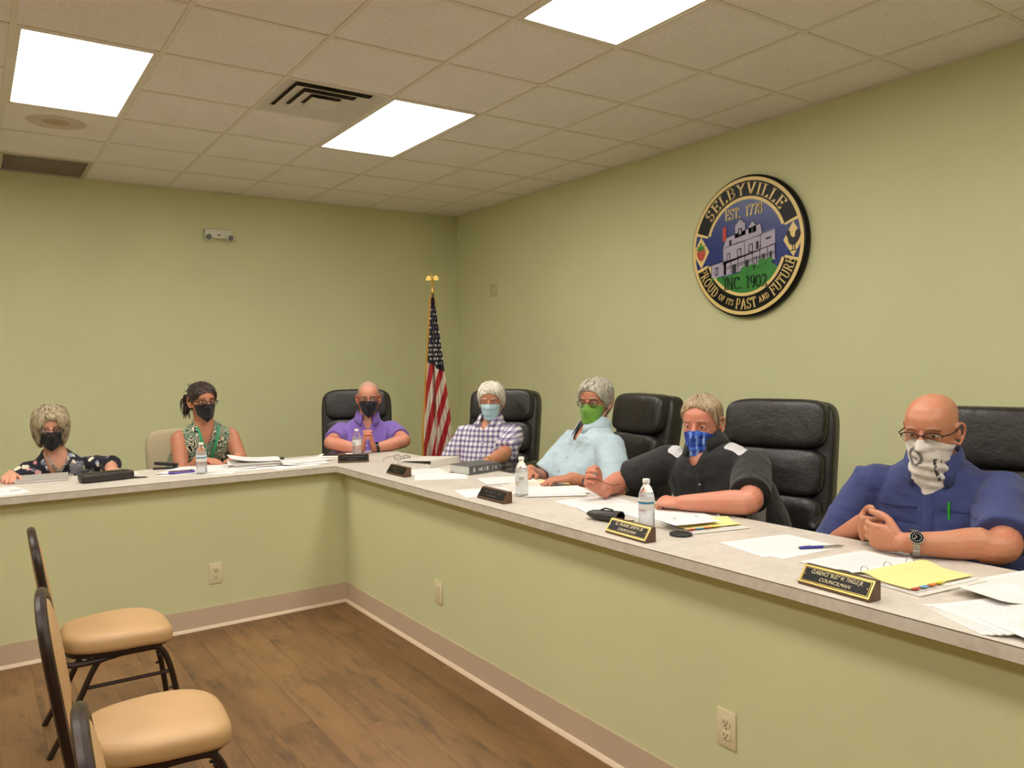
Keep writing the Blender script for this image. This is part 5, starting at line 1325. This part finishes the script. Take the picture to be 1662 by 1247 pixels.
def prints():
    g = p.gait; nv, nu = len(g) - 1, len(g[0]) - 1
    def at(u, v):
        i = min(nu - 1, max(0, u * nu)); j = min(nv - 1, max(0, v * nv)); i0, j0 = int(i), int(j); a, b = i - i0, j - j0
        q = g[j0][i0].lerp(g[j0][i0 + 1], a).lerp(g[j0 + 1][i0].lerp(g[j0 + 1][i0 + 1], a), b)
        n_ = (g[j0][i0 + 1] - g[j0][i0]).cross(g[j0 + 1][i0] - g[j0][i0]).normalized()
        if n_.dot(p.hf) < 0 and abs(u - .5) < .3: n_ = -n_
        if n_.dot(q - p.O) < 0: n_ = -n_
        return q + n_ * .0012
    def stroke(pts, w):
        m = MB()
        for a, b in zip(pts, pts[1:]):
            A = at(*a); B = at(*b); d = (B - A)
            if d.length < 1e-5: continue
            m.tube([A, B], w, 5, flat=1)
        return m
    em = MB(); cu_, cv_ = .43, .30
    for rr, w_ in ((1.0, .0032), (.84, .0022)):
        pts = [(cu_ + .085 * rr * cos(q), cv_ + .15 * rr * sin(q)) for q in [2 * pi * k / 26 for k in range(27)]]
        k = stroke(pts, w_); em.add(k.v, k.f)
    for pts in ([(.395, .32), (.41, .27), (.42, .33), (.43, .30)], [(.43, .30), (.445, .34), (.46, .30), (.47, .33)], [(.39, .345), (.47, .35)]):
        k = stroke(pts, .0013); em.add(k.v, k.f)
    p.part(em, 'printed_emblem', 'label_grey', False)
    tx = MB(); SCR = {'E': [[(0, 0), (0, 1)], [(0, 1), (.7, 1)], [(0, .5), (.5, .5)], [(0, 0), (.7, 0)]], 'S': [[(.7, 1), (.1, .9), (.1, .6), (.6, .45), (.6, .1), (0, 0)]], 'L': [[(0, 1), (0, 0)], [(0, 0), (.7, 0)]], 'H': [[(0, 0), (0, 1)], [(.6, 0), (.6, 1)], [(0, .5), (.6, .5)]], 'X': [[(0, 0), (.7, 1)], [(0, 1), (.7, 0)]]}
    def mark(ch, u, v, du, dv, w_=.0014):
        for s_ in SCR[ch]:
            k = stroke([(u + a * du, v - b * dv) for a, b in s_], w_); tx.add(k.v, k.f)
    for i, ch in enumerate('ESLHX'): mark(ch, .63 + .006 * i, .40 + .10 * i, .045, .078, .0019)
    mark('L', .735, .40, .02, .06)
    p.part(tx, 'printed_mark', 'seal_line', False)
prints()
A, E_, W_ = p.arms[1]
o, c, d, u, s_, r_ = wristband(p, 1, .90, 'steel', .019, .0365, up=(-.75, -.35, .55))
rot = Matrix((s_, d, u)).transposed(); ax = (s_, d, u)
for k in range(26):
    q = 2 * pi * k / 26
    if abs(q) < .5 or abs(q - 2 * pi) < .5: continue
    for j in (-1, 0, 1):
        dirv = u * cos(q) + s_ * sin(q); tang = -u * sin(q) + s_ * cos(q)
        p.part(MB().box(c + dirv * (r_ + .0035) + d * (j * .0062), (.0068, .0054, .003), Matrix((tang, d, dirv)).transposed()), 'watch_link', 'steel', False, o)
p.part(MB().lathe([(.017, 0), (.0205, .003), (.0205, .008), (.019, .0095), (.0005, .0095)], 28, c + u * (r_ + .001), ax), 'watch_case', 'steel', True, o)
p.part(MB().lathe([(.0182, .0095), (.0182, .0104), (.0005, .0104)], 28, c + u * (r_ + .001), ax), 'dial', 'screen_black', True, o)
mk = MB()
for k in range(12):
    q = 2 * pi * k / 12; mk.box(c + u * (r_ + .0117) + (s_ * cos(q) + d * sin(q)) * .0125, (.0022, .0022, .0006), rot)
for an, ln in ((.6, .008), (2.2, .011)): mk.tube([c + u * (r_ + .012), c + u * (r_ + .012) + (s_ * cos(an) + d * sin(an)) * ln], .0006, 5)
p.part(mk, 'hour_mark', 'label_white', False, o)
# pen clipped in the breast pocket
q, n_ = p.front(.062, p.S.z - .10, .004)
pp = p.part(MB().tube([q + V((0, 0, .045)), q - V((0, 0, .03))], .0042, 10), 'pocket_pen', 'pen_green', True)
p.part(MB().tube([q - V((0, 0, .028)) + n_ * .001, q - V((0, 0, .04)) + n_ * .001], .003, 8), 'pen_tip', 'label_white', True, pp)
# ------------------------------------------------------------------ things on the counter
Z0 = CT
def sheet(name, label, pos, ang, mat='paper_print', w=.216, h=.279, z=0.0, curl=0.0, group='loose papers on the counter', thick=.0012, cat='paper', sag=None):
    o = bpy.data.objects.new(name, None)
    m = MB(); nx, ny = 5, 7; rows = []
    for t_ in (0, 1):
        for j in range(ny + 1):
            y = -h / 2 + h * j / ny; lift = curl * (j / ny) ** 3
            rows.append([V((-w / 2 + w * i / nx, y, lift + t_ * thick + (sag(i / nx, j / ny) if sag else 0))) for i in range(nx + 1)])
    k = (nx + 1) * (ny + 1); vs = [q for r in rows for q in r]; fs = []
    I = lambda t_, j, i: t_ * k + j * (nx + 1) + i
    for j in range(ny):
        for i in range(nx):
            fs.append((I(1, j, i), I(1, j, i + 1), I(1, j + 1, i + 1), I(1, j + 1, i))); fs.append((I(0, j, i), I(0, j + 1, i), I(0, j + 1, i + 1), I(0, j, i + 1)))
    for i in range(nx): fs.append((I(0, 0, i), I(0, 0, i + 1), I(1, 0, i + 1), I(1, 0, i))); fs.append((I(0, ny, i), I(1, ny, i), I(1, ny, i + 1), I(0, ny, i + 1)))
    for j in range(ny): fs.append((I(0, j, 0), I(1, j, 0), I(1, j + 1, 0), I(0, j + 1, 0))); fs.append((I(0, j, nx), I(0, j + 1, nx), I(1, j + 1, nx), I(1, j, nx)))
    m.add(vs, fs); bpy.data.objects.remove(o)
    ob = m.build(name, mat, smooth=False); ob.location = (pos[0], pos[1], Z0 + .0004 + z); ob.rotation_euler = (0, 0, rad(ang))
    tag(ob, label, cat, group); return ob

def bottle(x, y, lab, label):
    b = thing('water_bottle', label, 'bottle', (x, y, Z0 + .0003), random.uniform(0, 6), 'plastic water bottles'); b.scale = (.9, .9, .82)
    prof = [(.026, .0), (.031, .004), (.0325, .012), (.0318, .03), (.0325, .04), (.0318, .05), (.0325, .06), (.0318, .07), (.0325, .08), (.0325, .135), (.031, .15), (.024, .175), (.0155, .190), (.0130, .194), (.0130, .206)]
    MB().lathe(prof, 28).build('bottle_body', 'bottle_plastic', b, smooth=True)
    MB().lathe([(r_ - .0014, z + .001) for r_, z in prof[:11]] + [(.0005, .15)], 28).build('water', 'bottle_water', b, smooth=True)
    MB().lathe([(.0148, .203), (.0148, .217), (.013, .2195), (.0005, .2195)], 22).build('cap', 'cap_white', b, smooth=True)
    lb_ = MB().lathe([(.0329, .088), (.0331, .089), (.0331, .131), (.0329, .132)], 28).build('label', 'label_white', b, smooth=True)
    s_ = MB()
    if lab == 'blue':
        rings = [[V((.0334 * cos(q), .0334 * sin(q), z)) for q in [rad(-40 + 200 * k / 20) for k in range(21)]] for z in (.112, .121)]
        s_.loft(rings, False, False).build('label_stripe', 'label_blue', lb_)
        MB().loft([[V((.0334 * cos(q), .0334 * sin(q), z)) for q in [rad(165 + 30 * k / 6) for k in range(7)]] for z in (.095, .112)], False, False).build('label_leaf', 'label_green', lb_)
    else:
        for k in range(9):
            q0 = rad(20 + k * 5); s_.loft([[V((.0334 * cos(q), .0334 * sin(q), z)) for q in (q0, q0 + rad(1.5 + k % 3))] for z in (.095, .113)], False, False)
        s_.build('barcode', 'label_grey', lb_)
    return b
def orient(b, ang): b.rotation_euler = (0, 0, rad(ang))
orient(bottle(1.075, 4.70, 'blue', 'water bottle standing on papers before the woman in the paisley top'), 170)
orient(bottle(2.105, 4.89, 'bar', 'water bottle beside the hands of the man in purple'), 160)
orient(bottle(2.055, 2.925, 'bar', 'water bottle in front of the man in the light blue polo'), 190)
orient(bottle(2.02, 2.085, 'blue', 'water bottle behind the engraved name plate of the man in black'), 130)

def nameplate(pos, face, lines, label, bright, w=.215):
    f_ = V(face).normalized(); u = V((0, 0, 1)).cross(f_) ; u.normalize()
    t = thing('name_plate', label, 'name plate', (pos[0], pos[1], Z0 + .0003), 0, 'desk name plates')
    prof = [(-.022, 0), (.026, 0), (.026, .006), (-.006, .050), (-.022, .050)]
    MB().loft([[u * (s_ * w / 2) + f_ * a + V((0, 0, b)) for a, b in prof] for s_ in (-1, 1)]).build('wedge_base', 'wood_brown', t, bevel=.002)
    a0, b0 = V((.026, .006)), V((-.006, .050)); dn = V((b0 - a0)).normalized(); up = f_ * dn.x + V((0, 0, dn.y)); nn = (u.cross(up)); nn = nn if nn.z > 0 else -nn
    mid = f_ * .010 + V((0, 0, .028)); L_ = (b0 - a0).length
    def slab(w_, h_, z0, z1, nm, mat): return MB().loft([[mid + u * a + up * b + nn * z for a, b in ((-w_, -h_), (w_, -h_), (w_, h_), (-w_, h_))] for z in (z0, z1)]).build(nm, mat, t)
    slab(w / 2 - .003, L_ / 2 - .002, 0, .0016, 'frame', 'gold' if bright else 'wood_brown'); slab(w / 2 - .007, L_ / 2 - .0058, .0012, .0021, 'face', 'black_gloss')
    if bright: slab(w / 2 - .0095, L_ / 2 - .0078, .0016, .0023, 'inlay_line', 'gold'); slab(w / 2 - .0105, L_ / 2 - .0088, .0018, .0026, 'face', 'black_gloss')
    if bright:
        for k, tx in enumerate(lines):
            text_polys(tx, (.0160, .0140)[k], 'engraved', 'lettering', t, basis(mid + up * (.0092 - .0175 * k) + nn * .0028, u, up, nn), .25, .0003, 'CENTER', (w - .035) / max(.12, len(tx) * .0096) if k == 0 and len(tx) > 16 else 1.0)
    else:                                # worn engraving, too dull to read
        lt = MB(); rn_ = random.Random(len(label))
        for row_, half in ((.008, .066), (-.009, .036)):
            x = -half
            while x < half:
                l_ = rn_.uniform(.004, .007)
                if rn_.random() > .16:
                    c_ = mid + u * (x + l_ / 2) + up * row_ + nn * .0023
                    lt.loft([[c_ + u * a_ + up * b_ + nn * z_ for a_, b_ in ((-l_ * .4, -.0035), (l_ * .4, -.0035), (l_ * .4, .0035), (-l_ * .4, .0035))] for z_ in (0, .0003)])
                x += l_ + .0015
        lt.build('worn_engraving', 'engraved_dull', t, kind='stuff')
    for s_ in (-1, 1): MB().lathe([(.0014, .0024), (.0012, .0034)], 8, mid + u * (s_ * (w / 2 - .015)), (u, up, nn)).build('screw', 'gold' if bright else 'wood_brown', t)
    return t
nameplate((1.955, 4.60), (-.42, -.9, 0), [], 'dark name plate at the counter corner before the man in purple', False, .19)
nameplate((1.925, 3.91), (-1, 0, 0), [], 'dull brown name plate near the white binder', False)
nameplate((1.90, 2.915), (-1, .0, 0), [], 'dull brown name plate beside the barcode water bottle', False)
nameplate((1.873, 2.015), (-1, .05, 0), ['G. FRANK SMITH III', 'COUNCILMAN'], 'gold edged name plate between the leather glasses case and black coaster', True)
nameplate((1.862, 1.212), (-1, .05, 0), ['CLARENCE "BUD" W. TINGLE JR.', 'COUNCILMAN'], 'gold edged name plate in front of the binder with coloured tabs', True)

# --- floral blouse woman's place
strip_page = sheet('paper_sheet', 'white page with dark strip at the left end of the counter', (.10, 4.72), 12, 'paper_print'); sheet('paper_sheet', 'white page under another at the left end of the counter', (.08, 4.70), 5, 'paper_blank', z=-.0002)
MB().bx(.045, .098, -.03, -.012, .0012, .0018).build('printed_strip', 'label_grey', strip_page)
fo = thing('ring_folder', 'grey folder with rings before the woman in floral', 'folder', (.315, 5.06, Z0 + .0004), rad(-6), None)
MB().bx(-.125, .125, -.11, .11, 0, .003).build('back_cover', 'binder_grey', fo); MB().bx(-.122, .122, -.108, .105, .004, .012).build('pages', 'paper_blank', fo); MB().box((0, 0, .0165), (.25, .22, .003), Matrix.Rotation(rad(1.5), 3, 'X')).build('cover', 'binder_grey', fo)
MB().tube([V((.118, .06 + .012 * cos(q), .010 + .012 * sin(q))) for q in [2 * pi * k / 14 for k in range(14)]], .0012, 6, closed=True).build('ring', 'steel', fo)
bb = thing('conference_phone', 'black oblong speaker box on the counter before the woman in floral', 'speaker box', (.60, 4.80, Z0 + .0003), rad(9))
MB().superell((0, 0, .024), .135, .058, .024, .35, .35, 40, 12).build('body', 'leather_case', bb, smooth=True); MB().bx(-.10, .10, -.035, .035, .0475, .0487).build('top_panel', 'black_plastic', bb); MB().tube([(.12, -.03, .01), (.12, .03, .01)], .006, 8).build('end_latch', 'black_plastic', bb)
def pen(p0, p1, mat, label, tip='chrome', r=.0042):
    a, b = V((p0[0], p0[1], 0)), V((p1[0], p1[1], 0)); d = (b - a).normalized()
    t = thing('pen', label, 'pen', (p0[0], p0[1], Z0 + .0003 + (p0[2] if len(p0) > 2 else 0)))
    L_ = (b - a).length; z = V((0, 0, r))
    MB().tube([z, z + d * L_ * .52], r, 10).build('barrel', mat, t, smooth=True); MB().tube([z + d * L_ * .52, z + d * L_ * .9, z + d * L_ * .95, z + d * L_], [r, r * .85, r * .45, .0006], 10).build('grip', tip, t, smooth=True)
    MB().tube([z - d * .006, z], [r * .5, r * .5], 8).build('button', 'chrome', t); MB().tube([z + V((0, 0, r)), z + V((0, 0, r + .002)) + d * .03, z + V((0, 0, r)) + d * .04], .001, 6).build('clip', 'chrome', t)
pen((.715, 4.79), (.80, 4.755), 'black_plastic', 'black pen beside the black speaker box', 'black_plastic')
sheet('paper_slip', 'white slip under the hand of the woman in floral', (.735, 5.02), 20, 'paper_blank', .09, .13, curl=.006)
st = thing('stapler', 'small black stapler at the back edge of the counter', 'stapler', (.955, 5.075, Z0 + .0003), rad(-25))
MB().bx(-.07, .07, -.018, .018, 0, .010).build('base', 'black_plastic', st, bevel=.003); MB().box((.004, 0, .030), (.135, .032, .018), Matrix.Rotation(rad(6), 3, 'Y')).build('arm', 'black_plastic', st, bevel=.006, smooth=True); MB().tube([(.055, -.017, .02), (.055, .017, .02)], .012, 10).build('hinge', 'black_metal', st)

# --- paisley woman's papers
for k, (x, y, a, mt, z, cu) in enumerate(((1.10, 4.80, 62, 'paper_blank', 0, 0), (1.13, 4.84, 75, 'paper_print', .0016, 0), (1.20, 4.86, 88, 'paper_blank', .0032, 0), (1.36, 4.80, 94, 'paper_blank', .0002, .0), (1.06, 4.86, 52, 'paper_blank', .0048, .0), (1.27, 4.88, 80, 'paper_print', .0048, .002))):
    sheet('paper_sheet', 'white sheet in the wide pile before the woman in paisley', (x, y), a, mt, .28, .40 if k in (0, 1) else .30, z, cu, 'pile before the woman in paisley')
for k in range(9):
    sheet('paper_sheet', 'white sheet of the thick stack by the woman in paisley', (1.42 + .006 * ((k * 7) % 5 - 2), 4.86 + .006 * ((k * 5) % 4), ), 80 + ((k * 13) % 9) - 4, 'paper_blank' if k % 2 else 'paper_print', .216, .285, .006 + k * .0036, .006 + .003 * k if k > 6 else .0, 'thick stack by the woman in paisley', .0030)
ca = thing('purple_phone_case', 'purple cased phone lying on the papers beside a bottle', 'phone', (.985, 4.79, Z0 + .0075), rad(-8)); MB().bx(-.07, .07, -.034, .034, 0, .010).build('case', 'purple_case', ca, bevel=.003); MB().bx(-.062, .062, -.029, .029, .010, .0106).build('screen', 'screen_black', ca)
hg = thing('highlighter', 'green highlighter pen lying behind the paper stack', 'highlighter', (1.60, 5.03, Z0 + .0003), rad(8)); MB().tube([(-.06, 0, .009), (.03, 0, .009)], .0085, 10).build('barrel', 'highlighter', hg, smooth=True); MB().tube([(.03, 0, .009), (.062, 0, .009)], [.0085, .007], 10).build('cap', 'slot_dark', hg, smooth=True)
for x, y, a, mt, z, cu in ((1.60, 4.70, 96, 'paper_blank', 0, .0), (1.70, 4.78, 80, 'paper_print', .0015, .008), (1.63, 4.86, 70, 'paper_blank', .003, .012), (1.74, 4.86, 104, 'paper_print', .0045, .004)):
    sheet('paper_sheet', 'loose white sheet between the paper stack and the counter corner', (x, y), a, mt, z=z, curl=cu, group='sheets near the counter corner')
sheet('paper_sheet', 'white page under the black phone near the man in purple', (2.02, 5.02), 62, 'paper_blank', .2, .25)
ph = thing('smartphone', 'black phone on a page near the man in purple', 'phone', (2.0, 5.03, Z0 + .0022), rad(55)); MB().bx(-.034, .034, -.07, .07, 0, .008).build('body', 'black_plastic', ph, bevel=.003); MB().bx(-.031, .031, -.063, .063, .008, .0085).build('screen', 'screen_black', ph)
kf = thing('key_fob', 'small black fob with cord by the corner name plate', 'key fob', (1.99, 4.86, Z0 + .0020), rad(10)); MB().superell((0, 0, .007), .024, .014, .007, .5, .5, 20, 8).build('fob', 'black_plastic', kf, smooth=True); MB().tube(crom([(.02, 0, .005), (.05, .02, .004), (.09, .05, .003)], 5), .0016, 6).build('cord', 'slot_dark', kf)

def spectacles(loc, rot, label, parent=None):
    t = thing('reading_glasses', label, 'glasses', loc); t.rotation_euler = rot
    m = MB()
    for s_ in (-1, 1):
        m.tube([V((s_ * .033 + .026 * math.copysign(abs(cos(q)) ** .75, cos(q)), 0, .0175 + .0165 * sin(q))) for q in [2 * pi * k / 24 for k in range(24)]], .0013, 6, closed=True)
    m.tube(crom([(-.007, 0, .022), (0, -.002, .026), (.007, 0, .022)], 4), .0013, 6); m.build('front_frame', 'black_metal', t, smooth=True)
    for s_ in (-1, 1):
        MB().tube(crom([(s_ * .06, 0, .026), (s_ * .063, .01, .027), (s_ * .060, .10, .022), (s_ * .054, .135, .002)], 5), .0013, 6).build('temple', 'black_metal', t, smooth=True)
        MB().loft([[V((s_ * .033 + .025 * math.copysign(abs(cos(q)) ** .75, cos(q)), y, .0175 + .0158 * sin(q))) for q in [2 * pi * k / 24 for k in range(24)]] for y in (-.0005, .0005)]).build('lens', 'lens_glass', t)
    return t
spectacles((2.225, 4.47, Z0 + .0008), (0, 0, rad(120)), 'wire reading glasses lying open on the counter corner')
spectacles((2.24, 2.68, .955), (rad(205), rad(20), rad(70)), 'dark glasses held up in the hand of the man in black')

# --- white binder, book, papers of the plaid shirt man
wb = thing('white_binder', 'white ring binder lying closed on the counter', 'binder', (2.27, 4.215, Z0 + .0004), rad(-12)); MB().bx(-.145, .145, -.125, .125, 0, .003).build('back_cover', 'binder_white', wb); MB().bx(-.145, -.142, -.125, .125, .003, .040).build('spine', 'binder_white', wb)
wb.rotation_euler = (0, 0, rad(108)); MB().box((0, 0, .032), (.292, .25, .003), Matrix.Rotation(rad(3.5), 3, 'Y')).build('front_cover', 'binder_white', wb); MB().bx(-.125, .12, -.115, .11, .003, .016).build('pages', 'paper_blank', wb)
for y in (-.08, 0, .08): MB().tube([V((-.118 + .013 * cos(q), y, .016 + .013 * sin(q))) for q in [2 * pi * k / 14 for k in range(14)]], .0013, 6, closed=True).build('ring', 'steel', wb)
sheet('paper_sheet', 'printed page tucked beside the white binder and name plate', (2.06, 3.92), 78, 'paper_print'); sheet('paper_sheet', 'white page in front of the grey book', (2.07, 3.70), 62, 'paper_blank', z=.0002)
bo = thing('law_book', 'thick grey book with light printing on its spine', 'book', (2.312, 3.745, Z0 + .0004), rad(0))
bo.rotation_euler = (0, 0, rad(11))      # spine towards the camera
MB().bx(-.115, .115, -.08, .08, 0, .003).bx(-.115, .115, -.08, .08, .045, .048).bx(-.115, .115, -.083, -.079, 0, .048).build('cover', 'book_grey', bo, bevel=.001); MB().bx(-.112, .112, -.079, .076, .003, .045).build('page_block', 'book_pages', bo)
pr_ = MB()
for x, w_, h_ in ((-.08, .012, .024), (-.035, .022, .012), (-.02, .005, .026), (.0, .005, .022), (.02, .012, .024), (.06, .004, .022), (.085, .010, .016)): pr_.bx(x - w_ / 2, x + w_ / 2, -.0836, -.0829, .024 - h_ / 2, .024 + h_ / 2)
pr_.build('spine_print', 'book_print', bo)
sheet('paper_sheet', 'printed page between the book and the yellow sheet', (2.27, 3.36), 72, 'paper_print', z=.0016); sheet('yellow_sheet', 'yellow sheet lying behind the barcode water bottle', (2.33, 3.16), 70, 'paper_yellow', z=.0002, cat='paper')
fo2 = sheet('thin_folder', 'thin dark edged folder under the pages by the light blue polo', (2.26, 3.10), 70, 'binder_white', .24, .30, z=-.0001, thick=.0022)
sheet('paper_sheet', 'white page under the second dark name plate', (2.0, 3.12), 74, 'paper_blank'); sheet('paper_sheet', 'white page beside the barcode water bottle', (2.25, 2.93), 66, 'paper_blank', z=.0045); sheet('paper_sheet', 'lower white page beside the barcode water bottle', (2.22, 2.90), 58, 'paper_print', z=.0028)
# --- black polo man's place
sheet('paper_sheet', 'printed page under the raised hand of the man in black', (2.21, 2.60), 82, 'paper_print'); sheet('paper_sheet', 'printed page between glasses case and bottle', (2.16, 2.40), 70, 'paper_print', z=.0014); sheet('paper_sheet', 'white page under the folded arm of the man in black', (2.26, 2.26), 80, 'paper_blank', z=.0004)
gc = thing('glasses_case', 'soft black leather glasses case with open end', 'glasses case', (1.99, 2.275, Z0 + .0004), rad(-74))
cs = [[V((x, .032 * k * cos(q), .020 + h_ * sin(q) * k)) for q in [2 * pi * i / 22 for i in range(22)]] for x, k, h_ in ((-.088, .06, .018), (-.08, .45, .018), (-.06, .8, .019), (-.02, 1.0, .020), (.03, 1.02, .021), (.065, 1.0, .0225), (.065, .92, .0205), (.02, .9, .018))]
MB().loft(cs).build('pouch', 'leather_case', gc, smooth=True); MB().tube([(-.02, -.004, .04), (.0, .0, .048), (.03, .004, .043)], .003, 8).build('clip', 'black_metal', gc, smooth=True); MB().box((.085, .0, .006), (.05, .05, .003), Matrix.Rotation(rad(-8), 3, 'Y')).build('flap', 'leather_case', gc)
def binder(loc, ang, w, h, label, hump=.012, tabs=True, card=False):
    t = thing('open_binder', label, 'binder', (loc[0], loc[1], Z0 + .0012), rad(ang), 'open ring binders')
    MB().bx(-w, w, -h / 2, h / 2, 0, .0028).build('cover', 'binder_white', t, bevel=.001)
    def pages(x0, x1, z0, hump, nm, mat, y0=-h / 2 + .008, y1=h / 2 - .008, lift=0):
        n_ = 12; up = []; lo = []
        for k in range(n_ + 1):
            u = k / n_; x = x0 + (x1 - x0) * u; z = z0 + hump * math.exp(-((u - .12) / .22) ** 2) + lift * u ** 2
            up.append([V((x, y0, z + .0012)), V((x, y1, z + .0012))]); lo.append([V((x, y0, z)), V((x, y1, z))])
        m = MB().loft([[a[0], a[1], b[1], b[0]] for a, b in zip(up, lo)]); return m.build(nm, mat, t, smooth=False)
    pages(-.012, -w + .012, .0035, hump * .7, 'left_page', 'paper_dense'); pages(.010, w - .02, .0035, hump * .6, 'right_page', 'paper_blank'); pages(.006, w - .035, .008, hump, 'divider_sheet', 'paper_yellow', lift=.002)
    if tabs:
        for k, mt in enumerate(('tab_red', 'tab_blue', 'tab_orange', 'tab_yellow')): MB().bx(w - .036, w - .024, -h / 2 + .012 + .032 * k, -h / 2 + .038 + .032 * k, .010 + .0008 * k, .0112 + .0008 * k).build('index_tab', mt, t)
    for y in (-.095, 0, .095):
        MB().tube([V((.014 * cos(q) - .002, y, .012 + .015 * sin(q))) for q in [2 * pi * k / 16 for k in range(16)]], .0013, 6, closed=True).build('ring', 'steel', t, smooth=True)
    MB().bx(-.012, .008, -.12, .12, .0028, .0042).build('ring_plate', 'steel', t)
    return t
binder((2.14, 1.235), 262, .20, .275, 'open ring binder with yellow sheet and coloured tabs by the bald man')
binder((2.215, 2.02), 255, .15, .25, 'open ring binder with yellow sheet beneath a white card by the man in black')
sheet('white_card', 'folded white card lying on the yellow binder of the man in black', (2.145, 2.0), 80, 'paper_blank', .115, .20, z=.022, curl=.004, cat='card')
co_ = thing('coaster', 'round black disc on the counter beside the binder', 'coaster', (2.028, 1.925, Z0 + .0003)); MB().lathe([(.037, 0), (.040, .002), (.040, .006), (.036, .0085), (.030, .0095), (.0005, .0095)], 30).build('disc', 'rubber_black', co_, smooth=True); MB().lathe([(.028, .0095), (.027, .0105), (.0005, .0105)], 30).build('inner_pad', 'black_plastic', co_, smooth=True)
# --- bald man's place
sheet('paper_sheet', 'printed page left of the blue pen by the bald man', (2.155, 1.63), 78, 'paper_print'); sheet('paper_sheet', 'printed page under the first, by the blue pen', (2.17, 1.60), 86, 'paper_blank', z=-.0002)
pen((2.165, 1.545, .002), (2.30, 1.475), 'pen_blue', 'blue ballpoint pen by the clasped hands', 'steel', .0045)
cd2 = sheet('white_card', 'folded white card with one edge raised by the loose bundle', (2.14, .93), 72, 'paper_blank', .16, .20, z=.004, curl=.02, cat='card')
for k in range(4): sheet('paper_sheet', 'printed page of the bundle beyond the tabbed binder', (1.985 + .004 * k, .86 - .005 * k), 62 + 3 * k, 'paper_print' if k == 3 else 'paper_blank', .216, .279, z=.0026 * k, group='bundle beyond the tabbed binder', thick=.0024)
sheet('paper_sheet', 'thin page at the back edge beyond the white card', (2.30, .93), 78, 'paper_print', z=0)
sheet('paper_sheet', 'white page on top of the bundle, crossing its edge', (1.97, .72), 66, 'paper_print', z=.0108, group='bundle beyond the tabbed binder')
